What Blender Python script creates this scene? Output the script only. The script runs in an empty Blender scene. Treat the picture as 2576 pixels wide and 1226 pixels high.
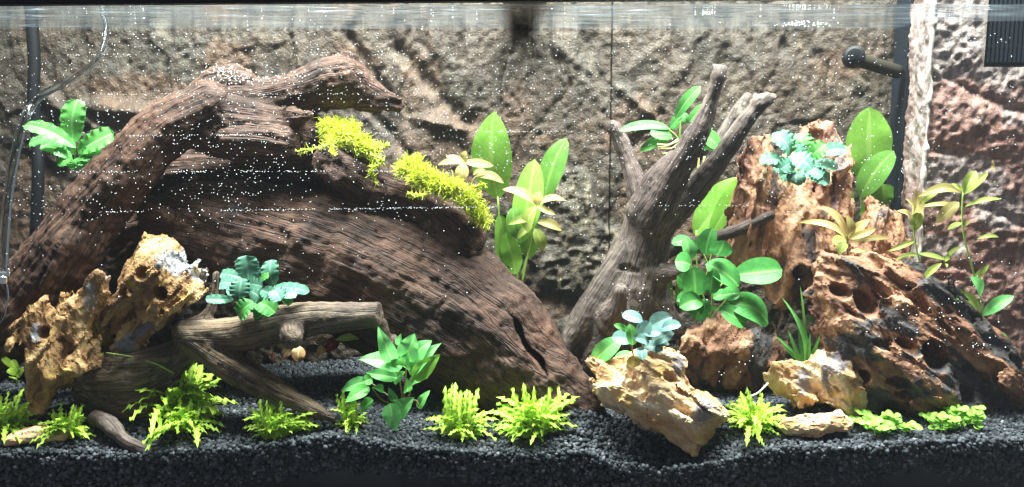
import bpy, math, random
import numpy as np
from mathutils import Vector, Matrix

# ---------------------------------------------------------------- camera, light, exposure
SC = bpy.context.scene
COL = SC.collection
W, H = 2576.0, 1226.0
F = 2267.0
DIST = 1.1
PITCH = math.radians(8.33)
CZ = 0.41
cam = bpy.data.objects.new("camera", bpy.data.cameras.new("camera"))
COL.objects.link(cam)
cam.location = (0, -DIST, CZ)
cam.rotation_euler = (math.pi / 2 - PITCH, 0, 0)
cam.data.lens = 36 * F / W
cam.data.sensor_width = 36
cam.data.clip_start = 0.01
cam.data.clip_end = 100
SC.camera = cam

world = bpy.data.worlds.new("World")
SC.world = world
world.use_nodes = True
world.node_tree.nodes["Background"].inputs[0].default_value = (0.75, 0.85, 1.0, 1)
world.node_tree.nodes["Background"].inputs[1].default_value = 0.15


def area(name, loc, sx, sy, power, col, rot=(0, 0, 0), spread=180):
    l = bpy.data.lights.new(name, "AREA")
    l.shape = "RECTANGLE"
    l.size, l.size_y = sx, sy
    l.energy = power
    l.color = col
    l.spread = math.radians(spread)
    o = bpy.data.objects.new(name, l)
    o.location = loc
    o.rotation_euler = rot
    COL.objects.link(o)
    return o


area("aquarium_lamp", (0.0, 0.105, 1.02), 1.5, 0.13, 38.0, (0.92, 1.0, 0.97), (math.radians(-2), 0, 0), 130)
SC.view_settings.view_transform = "Standard"
SC.view_settings.look = "None"
SC.view_settings.exposure = 0.95
SC.view_settings.gamma = 1.0
SC.cycles.max_bounces = 6
SC.cycles.diffuse_bounces = 4
SC.cycles.glossy_bounces = 3
SC.cycles.transmission_bounces = 6
SC.cycles.transparent_max_bounces = 16
SC.cycles.volume_bounces = 0
SC.cycles.sample_clamp_indirect = 4.0
SC.cycles.caustics_reflective = False
SC.cycles.caustics_refractive = False
SC.cycles.use_denoising = True

# ---------------------------------------------------------------- geometry helpers
CP, SP = math.cos(PITCH), math.sin(PITCH)


def P(px, py, y):
    """world point on the plane at depth y that the photo shows at (px, py)"""
    dx = (px - W / 2) / F
    v = -(py - H / 2) / F
    fy, fz = CP + v * SP, -SP + v * CP
    t = (y + DIST) / fy
    return np.array((dx * t, y, CZ + fz * t))


def S(px, y):
    """length in metres of px photo pixels at depth y"""
    return px * (y + DIST) / F


RNG = np.random.default_rng(7)
PERM = np.random.default_rng(1).permutation(4096).astype(np.int64)
RV = np.random.default_rng(2).random(4096).astype(np.float32) * 2 - 1


def _h(ix, iy, iz):
    a = PERM[ix & 4095]
    b = PERM[(a + iy) & 4095]
    return PERM[(b + iz) & 4095]


def vnoise(p):
    p = np.asarray(p, np.float32)
    i = np.floor(p).astype(np.int64)
    f = p - i
    u = f * f * f * (f * (f * 6 - 15) + 10)
    r = 0
    for dx in (0, 1):
        wx = u[:, 0] if dx else 1 - u[:, 0]
        for dy in (0, 1):
            wy = u[:, 1] if dy else 1 - u[:, 1]
            for dz in (0, 1):
                wz = u[:, 2] if dz else 1 - u[:, 2]
                r = r + RV[_h(i[:, 0] + dx, i[:, 1] + dy, i[:, 2] + dz)] * wx * wy * wz
    return r


def fbm(p, o=4, g=0.5):
    p = np.asarray(p, np.float32)
    a, r = 1.0, 0
    for k in range(o):
        r = r + a * vnoise(p * (2.03 ** k) + 17.3 * k)
        a *= g
    return r


def ridged(p, o=3):
    p = np.asarray(p, np.float32)
    a, r = 1.0, 0
    for k in range(o):
        r = r + a * (1 - 2 * np.abs(vnoise(p * (2.1 ** k) + 31.7 * k)))
        a *= 0.5
    return r


def worley(p, jit=0.9):
    """f1, f2 distances, an id and the offset from the nearest cell point"""
    p = np.asarray(p, np.float32)
    i = np.floor(p).astype(np.int64)
    n = len(p)
    f1 = np.full(n, 9.0, np.float32)
    f2 = np.full(n, 9.0, np.float32)
    cid = np.zeros(n, np.int64)
    off = np.zeros((n, 3), np.float32)
    for dx in (-1, 0, 1):
        for dy in (-1, 0, 1):
            for dz in (-1, 0, 1):
                c = i + np.array((dx, dy, dz))
                h = _h(c[:, 0], c[:, 1], c[:, 2])
                q = np.stack([RV[h], RV[(h + 1013) & 4095], RV[(h + 2027) & 4095]], 1) * 0.5 * jit + 0.5
                d = p - (c + q)
                dd = np.sqrt((d * d).sum(1))
                m = dd < f1
                f2 = np.where(m, f1, np.minimum(f2, dd))
                f1 = np.where(m, dd, f1)
                cid = np.where(m, h, cid)
                off[m] = d[m]
    return f1, f2, cid, off


def facets(p, amp=1.0):
    """chipped facets: each cell carries a tilted plane of its own"""
    f1, f2, cid, off = worley(p)
    n = np.stack([RV[(cid + 77) & 4095], RV[(cid + 501) & 4095], RV[(cid + 903) & 4095]], 1)
    return amp * ((off * n).sum(1) + 0.35 * RV[(cid + 1301) & 4095]), f1, f2


def surface_nets(Fd, org, h):
    ins = Fd < 0
    nx, ny, nz = Fd.shape
    cnt = np.zeros((nx - 1, ny - 1, nz - 1), np.int8)
    cor = [(a, b, c) for a in (0, 1) for b in (0, 1) for c in (0, 1)]
    for a, b, c in cor:
        cnt += ins[a:nx - 1 + a, b:ny - 1 + b, c:nz - 1 + c]
    act = (cnt > 0) & (cnt < 8)
    I = np.argwhere(act)
    idx = np.full(act.shape, -1, np.int64)
    idx[act] = np.arange(len(I))
    acc = np.zeros((len(I), 3))
    wt = np.zeros(len(I))
    for a in cor:
        for k in range(3):
            if a[k] == 0:
                b = list(a)
                b[k] = 1
                fa = Fd[I[:, 0] + a[0], I[:, 1] + a[1], I[:, 2] + a[2]]
                fb = Fd[I[:, 0] + b[0], I[:, 1] + b[1], I[:, 2] + b[2]]
                m = (fa < 0) != (fb < 0)
                t = np.where(m, fa / np.where(m, fa - fb, 1), 0)
                pt = np.tile(np.array(a, float), (len(I), 1))
                pt[:, k] = t
                acc[m] += pt[m]
                wt[m] += 1
    V = org + h * (I + acc / wt[:, None])
    quads = []
    for ax in range(3):
        o1, o2 = (ax + 1) % 3, (ax + 2) % 3
        s0 = [slice(1, -1)] * 3
        s1 = [slice(1, -1)] * 3
        s0[ax], s1[ax] = slice(0, -1), slice(1, None)
        A, B = ins[tuple(s0)], ins[tuple(s1)]
        E = np.argwhere(A != B)
        sg = A[tuple(E.T)]
        base = E.copy()
        base[:, o1] += 1
        base[:, o2] += 1
        def cell(d1, d2):
            c = base.copy()
            c[:, o1] += d1
            c[:, o2] += d2
            return idx[c[:, 0], c[:, 1], c[:, 2]]
        q = np.stack([cell(-1, -1), cell(0, -1), cell(0, 0), cell(-1, 0)], 1)
        q[~sg] = q[~sg][:, ::-1]
        quads.append(q)
    return V, np.concatenate(quads)


def mesh_np(name, V, Q, smooth=True):
    me = bpy.data.meshes.new(name)
    V = np.asarray(V, np.float32)
    Q = np.asarray(Q, np.int32)
    k = Q.shape[1]
    me.vertices.add(len(V))
    me.vertices.foreach_set("co", V.ravel())
    me.loops.add(Q.size)
    me.loops.foreach_set("vertex_index", Q.ravel())
    me.polygons.add(len(Q))
    me.polygons.foreach_set("loop_start", np.arange(0, Q.size, k, dtype=np.int32))
    me.polygons.foreach_set("use_smooth", np.full(len(Q), smooth))
    me.update(calc_edges=True)
    return me


def set_attr(me, name, arr):
    arr = np.asarray(arr, np.float32)
    a = me.attributes.new(name, "FLOAT_VECTOR" if arr.ndim == 2 else "FLOAT", "POINT")
    a.data.foreach_set("vector" if arr.ndim == 2 else "value", arr.ravel())


def vnormals(V, Q):
    a, b = V[Q[:, 2]] - V[Q[:, 0]], V[Q[:, 3]] - V[Q[:, 1]]
    fn = np.cross(a, b)
    N = np.zeros_like(V)
    for k in range(4):
        np.add.at(N, Q[:, k], fn)
    return N / (np.linalg.norm(N, axis=1)[:, None] + 1e-12)


def link(name, me, m, parent=None):
    o = bpy.data.objects.new(name, me)
    COL.objects.link(o)
    if m is not None and len(me.materials) == 0:
        me.materials.append(m)
    if parent is not None:
        o.parent = parent
        o.matrix_parent_inverse = Matrix.Translation(-Vector(parent.location))
    return o


def thing(name, label, cat, loc=(0, 0, 0), group=None):
    o = bpy.data.objects.new(name, None)
    o.empty_display_size = 0.02
    o.location = [float(c) for c in loc]
    COL.objects.link(o)
    return tag(o, label, cat, group)


def tag(o, label=None, cat=None, group=None, kind=None):
    if label: o["label"] = label
    if cat: o["category"] = cat
    if group: o["group"] = group
    if kind: o["kind"] = kind
    return o


def tube_np(pts, rad, n=8, cap=True):
    pts = np.array([np.asarray(p, float) for p in pts])
    m = len(pts)
    rad = np.full(m, rad, float) if np.isscalar(rad) else np.array(rad, float)
    T = np.gradient(pts, axis=0)
    T /= np.linalg.norm(T, axis=1)[:, None] + 1e-12
    ref = np.array((0.13, 0.97, 0.2))
    V = []
    for i in range(m):
        a = np.cross(T[i], ref)
        if np.linalg.norm(a) < 1e-3:
            a = np.cross(T[i], (1, 0, 0))
        a /= np.linalg.norm(a)
        b = np.cross(T[i], a)
        th = np.arange(n) * 2 * math.pi / n
        V.append(pts[i] + rad[i] * (np.cos(th)[:, None] * a + np.sin(th)[:, None] * b))
    V = np.concatenate(V)
    Q = []
    for i in range(m - 1):
        for j in range(n):
            j2 = (j + 1) % n
            Q.append((i * n + j, i * n + j2, (i + 1) * n + j2, (i + 1) * n + j))
    V = np.concatenate([V, pts[:1], pts[-1:]])
    e0, e1 = m * n, m * n + 1
    if cap:
        for j in range(0, n, 2):
            Q.append((e0, (j + 2) % n, (j + 1) % n, j))
            Q.append((e1, (m - 1) * n + j, (m - 1) * n + (j + 1) % n, (m - 1) * n + (j + 2) % n))
    return V, np.array(Q)


def smooth_path(pts, k=6):
    """Catmull-Rom through the points"""
    pts = [np.asarray(p, float) for p in pts]
    q = [2 * pts[0] - pts[1]] + pts + [2 * pts[-1] - pts[-2]]
    out = []
    for i in range(1, len(q) - 2):
        for j in range(k):
            t = j / k
            out.append(0.5 * (2 * q[i] + (q[i + 1] - q[i - 1]) * t + (2 * q[i - 1] - 5 * q[i] + 4 * q[i + 1] - q[i + 2]) * t * t + (3 * q[i] - q[i - 1] - 3 * q[i + 1] + q[i + 2]) * t ** 3))
    out.append(pts[-1])
    return np.array(out)


def tube(name, pts, rad, m, parent=None, n=8, k=5):
    sp = smooth_path(pts, k)
    if not np.isscalar(rad):
        rad = np.interp(np.linspace(0, 1, len(sp)), np.linspace(0, 1, len(rad)), rad)
    V, Q = tube_np(sp, rad, n)
    return link(name, mesh_np(name, V, Q), m, parent)


def box_np(x0, x1, y0, y1, z0, z1):
    V = np.array([(x, y, z) for x in (x0, x1) for y in (y0, y1) for z in (z0, z1)], float)
    Q = np.array([(0, 1, 3, 2), (4, 6, 7, 5), (0, 4, 5, 1), (2, 3, 7, 6), (0, 2, 6, 4), (1, 5, 7, 3)])
    return V, Q


def box(name, x0, x1, y0, y1, z0, z1, m, parent=None):
    V, Q = box_np(x0, x1, y0, y1, z0, z1)
    return link(name, mesh_np(name, V, Q, False), m, parent)


# ---------------------------------------------------------------- materials
def new_mat(name):
    m = bpy.data.materials.new(name)
    m.use_nodes = True
    return m, m.node_tree, m.node_tree.nodes["Principled BSDF"]


def nd(nt, typ, **kw):
    n = nt.nodes.new(typ)
    for k, v in kw.items():
        if hasattr(n, k) and not k.startswith("in_"):
            setattr(n, k, v)
    return n


def lk(nt, a, b):
    nt.links.new(a, b)


def ramp(nt, fac, stops):
    r = nt.nodes.new("ShaderNodeValToRGB")
    while len(r.color_ramp.elements) < len(stops):
        r.color_ramp.elements.new(0.5)
    for e, (p, c) in zip(r.color_ramp.elements, stops):
        e.position = p
        e.color = (*c, 1)
    lk(nt, fac, r.inputs[0])
    return r.outputs[0]


def noise(nt, vec, scale, detail=4, rough=0.55, dist=0.0):
    n = nt.nodes.new("ShaderNodeTexNoise")
    n.inputs["Scale"].default_value = scale
    n.inputs["Detail"].default_value = detail
    n.inputs["Roughness"].default_value = rough
    n.inputs["Distortion"].default_value = dist
    if vec is not None:
        lk(nt, vec, n.inputs["Vector"])
    return n.outputs["Fac"]


def mixc(nt, fac, a, b, mode="MIX"):
    n = nt.nodes.new("ShaderNodeMix")
    n.data_type = "RGBA"
    n.blend_type = mode
    for i, v in ((0, fac), (6, a), (7, b)):
        if hasattr(v, "is_linked"):
            lk(nt, v, n.inputs[i])
        elif isinstance(v, (int, float)):
            n.inputs[i].default_value = v
        else:
            n.inputs[i].default_value = (*v, 1)
    return n.outputs[2]


def mth(nt, op, a, b=0.5):
    n = nt.nodes.new("ShaderNodeMath")
    n.operation = op
    for i, v in ((0, a), (1, b)):
        if hasattr(v, "is_linked"):
            lk(nt, v, n.inputs[i])
        else:
            n.inputs[i].default_value = v
    return n.outputs[0]


def bump(nt, bs, h, strength, dist):
    b = nt.nodes.new("ShaderNodeBump")
    b.inputs["Strength"].default_value = strength
    b.inputs["Distance"].default_value = dist
    lk(nt, h, b.inputs["Height"])
    lk(nt, b.outputs[0], bs.inputs["Normal"])


def attr(nt, name, out="Vector"):
    a = nt.nodes.new("ShaderNodeAttribute")
    a.attribute_name = name
    return a.outputs[out]


def obco(nt):
    return nt.nodes.new("ShaderNodeTexCoord").outputs["Object"]


def plain(name, col, rough=0.5, metal=0.0, spec=0.5):
    m, nt, b = new_mat(name)
    b.inputs["Base Color"].default_value = (*col, 1)
    b.inputs["Roughness"].default_value = rough
    b.inputs["Metallic"].default_value = metal
    b.inputs["Specular IOR Level"].default_value = spec
    return m


def wood_mat(name, dark, mid, light, warm, bs=1.0):
    m, nt, b = new_mat(name)
    g = attr(nt, "grain")
    o = obco(nt)
    n1 = noise(nt, g, 75, 6, 0.65, 0.5)
    n2 = noise(nt, g, 420, 5, 0.65, 0.3)
    n3 = noise(nt, o, 18, 5, 0.65, 0.5)
    n4 = noise(nt, o, 7, 3, 0.6)
    n5 = noise(nt, o, 420, 3, 0.6)
    c = ramp(nt, n1, [(0.30, dark), (0.44, mid), (0.58, mid), (0.72, light)])
    c = mixc(nt, ramp(nt, n4, [(0.4, (0, 0, 0)), (0.62, (0.75, 0.75, 0.75))]), c, mixc(nt, n1, mid, warm))
    c = mixc(nt, ramp(nt, n3, [(0.52, (0, 0, 0)), (0.72, (0.8, 0.8, 0.8))]), c, light)
    c = mixc(nt, ramp(nt, n3, [(0.30, (0.7, 0.7, 0.7)), (0.44, (0, 0, 0))]), c, dark)
    # fine fibres and hairline cracks along the grain
    c = mixc(nt, ramp(nt, n2, [(0.36, (0.85, 0.85, 0.85)), (0.5, (0, 0, 0))]), c, dark)
    c = mixc(nt, ramp(nt, n2, [(0.58, (0, 0, 0)), (0.72, (0.6, 0.6, 0.6))]), c, light)
    ck = mth(nt, "ABSOLUTE", mth(nt, "SUBTRACT", noise(nt, g, 46, 3, 0.5, 0.6), 0.5))
    crack = ramp(nt, ck, [(0.0, (1, 1, 1)), (0.012, (0.7, 0.7, 0.7)), (0.03, (0, 0, 0))])
    c = mixc(nt, mth(nt, "MULTIPLY", crack, 0.5), c, dark)
    lk(nt, c, b.inputs["Base Color"])
    b.inputs["Roughness"].default_value = 0.7
    b.inputs["Specular IOR Level"].default_value = 0.25
    h = mth(nt, "ADD", mth(nt, "MULTIPLY", n1, 0.45), mth(nt, "MULTIPLY", n2, 0.6))
    h = mth(nt, "SUBTRACT", mth(nt, "ADD", h, mth(nt, "MULTIPLY", n5, 0.2)), mth(nt, "MULTIPLY", crack, 0.3))
    bump(nt, b, h, bs, 0.006)
    return m


def rock_mat(name, tan, pale, rust, grey, grey_amt=0.5, yellow=None):
    m, nt, b = new_mat(name)
    o = obco(nt)
    g = attr(nt, "strata")
    n1 = noise(nt, g, 26, 6, 0.6, 0.6)
    n2 = noise(nt, g, 14, 5, 0.6, 0.8)
    n3 = noise(nt, o, 180, 5, 0.65)
    n4 = noise(nt, o, 34, 4, 0.6)
    c = ramp(nt, n1, [(0.36, rust), (0.53, tan), (0.70, pale)])
    lo = 0.66 - 0.25 * grey_amt
    c = mixc(nt, ramp(nt, n2, [(lo, (0, 0, 0)), (lo + 0.035, (1, 1, 1))]), c, grey)
    c = mixc(nt, attr(nt, "cap", "Fac"), c, mixc(nt, n4, grey, tuple(1.7 * q for q in grey)))
    if yellow:
        c = mixc(nt, ramp(nt, n4, [(0.56, (0, 0, 0)), (0.66, (0.8, 0.8, 0.8))]), c, yellow)
    c = mixc(nt, ramp(nt, n3, [(0.3, (0.5, 0.5, 0.5)), (0.55, (0, 0, 0))]), c, rust)
    lk(nt, c, b.inputs["Base Color"])
    b.inputs["Roughness"].default_value = 0.7
    b.inputs["Specular IOR Level"].default_value = 0.3
    h = mth(nt, "ADD", mth(nt, "MULTIPLY", n3, 0.5), noise(nt, g, 90, 4, 0.6))
    bump(nt, b, h, 0.6, 0.003)
    return m


def leaf_mat(name, col, edge, vein, trans=0.35, rough=0.45, vary=0.4, spots=None):
    m, nt, b = new_mat(name)
    out = nt.nodes["Material Output"]
    uv = nt.nodes.new("ShaderNodeTexCoord").outputs["UV"]
    sx = nt.nodes.new("ShaderNodeSeparateXYZ")
    lk(nt, uv, sx.inputs[0])
    u = mth(nt, "ABSOLUTE", mth(nt, "SUBTRACT", sx.outputs[0], 0.5))
    mid = ramp(nt, u, [(0.0, (1, 1, 1)), (0.035, (1, 1, 1)), (0.075, (0, 0, 0))])
    # side veins run forward from the midrib
    sv = mth(nt, "SINE", mth(nt, "MULTIPLY", mth(nt, "SUBTRACT", sx.outputs[1], mth(nt, "MULTIPLY", u, 0.45)), 62.0))
    side = ramp(nt, sv, [(0.8, (0, 0, 0)), (1.0, (0.16, 0.16, 0.16))])
    n = noise(nt, obco(nt), 120, 3)
    rnd = nt.nodes.new("ShaderNodeObjectInfo").outputs["Random"]
    c = mixc(nt, ramp(nt, n, [(0.35, (0, 0, 0)), (0.7, (1, 1, 1))]), col, edge)
    c = mixc(nt, mth(nt, "MULTIPLY", rnd, vary), c, edge)
    if spots:
        c = mixc(nt, ramp(nt, noise(nt, obco(nt), 60, 2), [(0.6, (0, 0, 0)), (0.68, (0.8, 0.8, 0.8))]), c, spots)
    c = mixc(nt, ramp(nt, noise(nt, obco(nt), 85, 3, 0.6), [(0.66, (0, 0, 0)), (0.74, (0.45, 0.45, 0.45))]), c, (0.12, 0.11, 0.03))
    c = mixc(nt, side, c, vein)
    c = mixc(nt, mth(nt, "MULTIPLY", mid, 0.9), c, vein)
    hv = nt.nodes.new("ShaderNodeHueSaturation")
    lk(nt, c, hv.inputs["Color"])
    lk(nt, mth(nt, "ADD", mth(nt, "MULTIPLY", rnd, 0.6), 0.65), hv.inputs["Value"])
    c = hv.outputs[0]
    lk(nt, c, b.inputs["Base Color"])
    b.inputs["Roughness"].default_value = rough
    b.inputs["Specular IOR Level"].default_value = 0.22
    bump(nt, b, mth(nt, "SUBTRACT", mth(nt, "MULTIPLY", n, 0.5), mth(nt, "MULTIPLY", mth(nt, "ADD", mid, side), 0.5)), 0.35, 0.001)
    tr = nt.nodes.new("ShaderNodeBsdfTranslucent")
    lk(nt, c, tr.inputs[0])
    mx = nt.nodes.new("ShaderNodeMixShader")
    mx.inputs[0].default_value = trans
    lk(nt, b.outputs[0], mx.inputs[1])
    lk(nt, tr.outputs[0], mx.inputs[2])
    lk(nt, mx.outputs[0], out.inputs["Surface"])
    return m


M = {}
M["wood_red"] = wood_mat("dark red brown driftwood", (0.0075, 0.0043, 0.0035), (0.054, 0.028, 0.0195), (0.155, 0.088, 0.058), (0.125, 0.054, 0.029), 0.8)
M["wood_grey"] = wood_mat("grey brown driftwood", (0.018, 0.013, 0.012), (0.092, 0.064, 0.056), (0.25, 0.195, 0.165), (0.15, 0.13, 0.10), 0.55)
M["wood_brown"] = wood_mat("brown driftwood", (0.018, 0.013, 0.010), (0.085, 0.062, 0.047), (0.27, 0.205, 0.145), (0.26, 0.17, 0.08), 0.8)
M["rock_ochre"] = rock_mat("ochre dragon stone", (0.31, 0.175, 0.07), (0.55, 0.38, 0.18), (0.11, 0.052, 0.025), (0.20, 0.20, 0.205), 0.12, (0.45, 0.31, 0.08))
M["rock_tan"] = rock_mat("tan dragon stone", (0.60, 0.41, 0.23), (0.84, 0.69, 0.49), (0.36, 0.18, 0.07), (0.17, 0.15, 0.155), 0.3, (0.58, 0.40, 0.12))
M["rock_rust"] = rock_mat("rust dragon stone", (0.29, 0.145, 0.08), (0.48, 0.31, 0.18), (0.10, 0.045, 0.03), (0.042, 0.041, 0.042), 0.6)
M["rock_orange"] = rock_mat("orange dragon stone", (0.46, 0.24, 0.13), (0.60, 0.40, 0.26), (0.17, 0.075, 0.05), (0.09, 0.07, 0.07), 0.45)
M["green"] = leaf_mat("mid green leaf", (0.07, 0.30, 0.07), (0.14, 0.42, 0.09), (0.22, 0.5, 0.16))
M["teal"] = leaf_mat("blue green leaf", (0.055, 0.19, 0.12), (0.12, 0.29, 0.19), (0.2, 0.38, 0.28), 0.25)
M["blue"] = leaf_mat("grey blue leaf", (0.13, 0.26, 0.24), (0.20, 0.36, 0.31), (0.3, 0.45, 0.36), 0.2)
M["deep"] = leaf_mat("deep green leaf", (0.04, 0.20, 0.05), (0.085, 0.31, 0.065), (0.18, 0.42, 0.11), 0.3)
M["fresh"] = leaf_mat("fresh light green leaf", (0.12, 0.45, 0.12), (0.20, 0.56, 0.17), (0.3, 0.62, 0.2), 0.35)
M["sword"] = leaf_mat("translucent sword leaf", (0.20, 0.47, 0.06), (0.28, 0.56, 0.09), (0.36, 0.62, 0.14), 0.5)
M["sword_dark"] = leaf_mat("olive sword leaf", (0.12, 0.29, 0.05), (0.16, 0.36, 0.06), (0.25, 0.45, 0.1), 0.45)
M["lime"] = leaf_mat("lime crinkled leaf", (0.36, 0.62, 0.045), (0.54, 0.76, 0.10), (0.58, 0.76, 0.2), 0.35, 0.4)
M["pale"] = leaf_mat("pale olive stem leaf", (0.46, 0.43, 0.14), (0.50, 0.36, 0.15), (0.6, 0.5, 0.22), 0.45)
M["olive"] = leaf_mat("yellow green stem leaf", (0.30, 0.44, 0.08), (0.42, 0.47, 0.12), (0.5, 0.55, 0.2), 0.45)
M["round"] = leaf_mat("bright round leaf", (0.28, 0.6, 0.08), (0.42, 0.72, 0.12), (0.5, 0.75, 0.2), 0.35)
M["red"] = leaf_mat("dark red leaf", (0.13, 0.012, 0.02), (0.18, 0.03, 0.035), (0.25, 0.06, 0.06), 0.3)
M["tanleaf"] = leaf_mat("withered tan leaf", (0.26, 0.145, 0.06), (0.34, 0.2, 0.09), (0.5, 0.36, 0.2), 0.3)
M["yellowleaf"] = leaf_mat("yellowing leaf", (0.5, 0.40, 0.10), (0.42, 0.26, 0.08), (0.6, 0.5, 0.2), 0.3)
M["stem_green"] = plain("green stem", (0.22, 0.36, 0.06), 0.5)
M["stem_brown"] = plain("brown stem", (0.22, 0.15, 0.05), 0.5)
M["root"] = plain("pale yellow root", (0.62, 0.6, 0.22), 0.5)
M["white_root"] = plain("white root", (0.75, 0.74, 0.7), 0.5)
M["black"] = plain("black plastic", (0.006, 0.0065, 0.008), 0.55, 0, 0.2)
M["dark_plastic"] = plain("dark blue grey plastic", (0.010, 0.014, 0.020), 0.5, 0, 0.2)
M["pipe"] = plain("dull brown pipe", (0.022, 0.019, 0.014), 0.85, 0, 0.1)  # dull brown tone lets the pipe fade towards the wall
M["metal"] = plain("brushed steel", (0.7, 0.7, 0.7), 0.25, 1.0)


def bubble_mat():
    m, nt, b = new_mat("air bubble")
    b.inputs["Base Color"].default_value = (0.95, 0.97, 1.0, 1)
    b.inputs["Roughness"].default_value = 0.12
    b.inputs["Specular IOR Level"].default_value = 1.0
    return m


def hose_mat():
    m, nt, b = new_mat("clear hose")
    b.inputs["Base Color"].default_value = (0.55, 0.61, 0.64, 1)
    b.inputs["Roughness"].default_value = 0.12
    b.inputs["IOR"].default_value = 1.2
    b.inputs["Transmission Weight"].default_value = 1.0
    return m


M["bubble"] = bubble_mat()
M["hose"] = hose_mat()


def gravel_mat():
    m, nt, b = new_mat("black gravel")
    r = attr(nt, "shade", "Fac")
    c = ramp(nt, r, [(0.0, (0.014, 0.016, 0.019)), (0.6, (0.054, 0.060, 0.069)), (0.97, (0.12, 0.13, 0.145)), (1.0, (0.3, 0.3, 0.3))])
    n = noise(nt, obco(nt), 600, 3)
    lk(nt, mixc(nt, mth(nt, "MULTIPLY", n, 0.5), c, (0.01, 0.011, 0.013)), b.inputs["Base Color"])
    b.inputs["Roughness"].default_value = 0.8
    b.inputs["Specular IOR Level"].default_value = 0.25
    bump(nt, b, n, 0.5, 0.001)
    return m


M["gravel"] = gravel_mat()
M["matte_black"] = plain("matte near black", (0.006, 0.007, 0.008), 0.9, 0, 0.1)  # near black; on the gravel body it stands in for shade


def wall_mat(name, greys, ochres, bs=0.8):
    m, nt, b = new_mat(name)
    o = obco(nt)
    och = attr(nt, "ochre", "Fac")
    mp = nt.nodes.new("ShaderNodeMapping")
    mp.inputs["Scale"].default_value = (1.5, 1, 0.5)
    lk(nt, o, mp.inputs["Vector"])
    v = mp.outputs[0]
    n1 = noise(nt, v, 60, 6, 0.65, 0.3)
    n2 = noise(nt, o, 14, 4, 0.6)
    n3 = noise(nt, o, 330, 4, 0.6)
    cg = ramp(nt, n1, [(0.3, greys[0]), (0.5, greys[1]), (0.7, greys[2])])
    co = ramp(nt, n1, [(0.3, ochres[0]), (0.5, ochres[1]), (0.7, ochres[2])])
    c = mixc(nt, och, cg, co)
    c = mixc(nt, mth(nt, "MULTIPLY", och, -1.0), c, ramp(nt, n1, [(0.3, greys[1]), (0.5, greys[2]), (0.7, tuple(min(1.0, 3.6 * q) for q in greys[2]))]))
    c = mixc(nt, ramp(nt, n2, [(0.4, (0, 0, 0)), (0.75, (0.5, 0.5, 0.5))]), c, greys[0])
    c = mixc(nt, ramp(nt, n3, [(0.55, (0, 0, 0)), (0.75, (0.6, 0.6, 0.6))]), c, greys[2])
    lk(nt, c, b.inputs["Base Color"])
    b.inputs["Roughness"].default_value = 0.5
    b.inputs["Specular IOR Level"].default_value = 0.45
    h = mth(nt, "ADD", noise(nt, v, 120, 6, 0.7, 0.2), mth(nt, "MULTIPLY", n3, 0.7))
    bump(nt, b, h, bs, 0.004)
    return m


M["wall"] = wall_mat("moulded rock background", [(0.015, 0.0115, 0.007), (0.038, 0.029, 0.0185), (0.074, 0.059, 0.039)], [(0.034, 0.018, 0.009), (0.078, 0.042, 0.022), (0.130, 0.076, 0.043)])
M["filter_rock"] = wall_mat("moulded red rock filter front", [(0.12, 0.095, 0.085), (0.28, 0.22, 0.20), (0.48, 0.42, 0.39)], [(0.10, 0.042, 0.032), (0.25, 0.12, 0.09), (0.40, 0.235, 0.185)], 0.55)
M["lit_edge"] = plain("painted edge highlight", (0.40, 0.36, 0.31), 0.9)  # pale colour paints the light caught by the housing corner


# ---------------------------------------------------------------- setting: gravel bed
FX = [-60, 0, 300, 600, 850, 1050, 1300, 1500, 1650, 1800, 1950, 2300, 2640]
FY = [1146, 1146, 1152, 1132, 1104, 1130, 1148, 1156, 1180, 1168, 1134, 1126, 1112]
FXw = [P(a, 1100, 0)[0] for a in FX]
FZw = [P(a, b, 0)[2] for a, b in zip(FX, FY)]
MOUNDS = []          # (x, y, radius, height)
for px, py, y, r, hgt in [(1470, 985, 0.06, 0.05, 0.030), (1590, 1050, 0.05, 0.06, -0.018), (1690, 1110, 0.03, 0.05, -0.02), (300, 1000, 0.12, 0.09, 0.012), (900, 1000, 0.2, 0.12, 0.008), (2300, 1040, 0.1, 0.15, 0.004)]:
    p = P(px, py, y)
    MOUNDS.append((p[0], y, r, hgt))


def ground(x, y):
    x, y = np.asarray(x, float), np.asarray(y, float)
    zf = np.interp(x, FXw, FZw)
    t = np.clip(y / 0.10, 0, 1)
    t = t * t * (3 - 2 * t)
    pts = np.stack([x.ravel() * 9, y.ravel() * 9, np.zeros(x.size)], 1)
    z = zf * (1 - t) + 0.0 * t + (0.006 * vnoise(pts) + 0.003 * vnoise(pts * 2.7)).reshape(x.shape) * (0.3 + 0.7 * t)
    for mx, my, r, hh in MOUNDS:
        z = z + hh * np.exp(-((x - mx) ** 2 + (y - my) ** 2) / (r * r))
    return z


def gz(x, y):
    return float(ground(np.array([x]), np.array([y]))[0])


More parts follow.
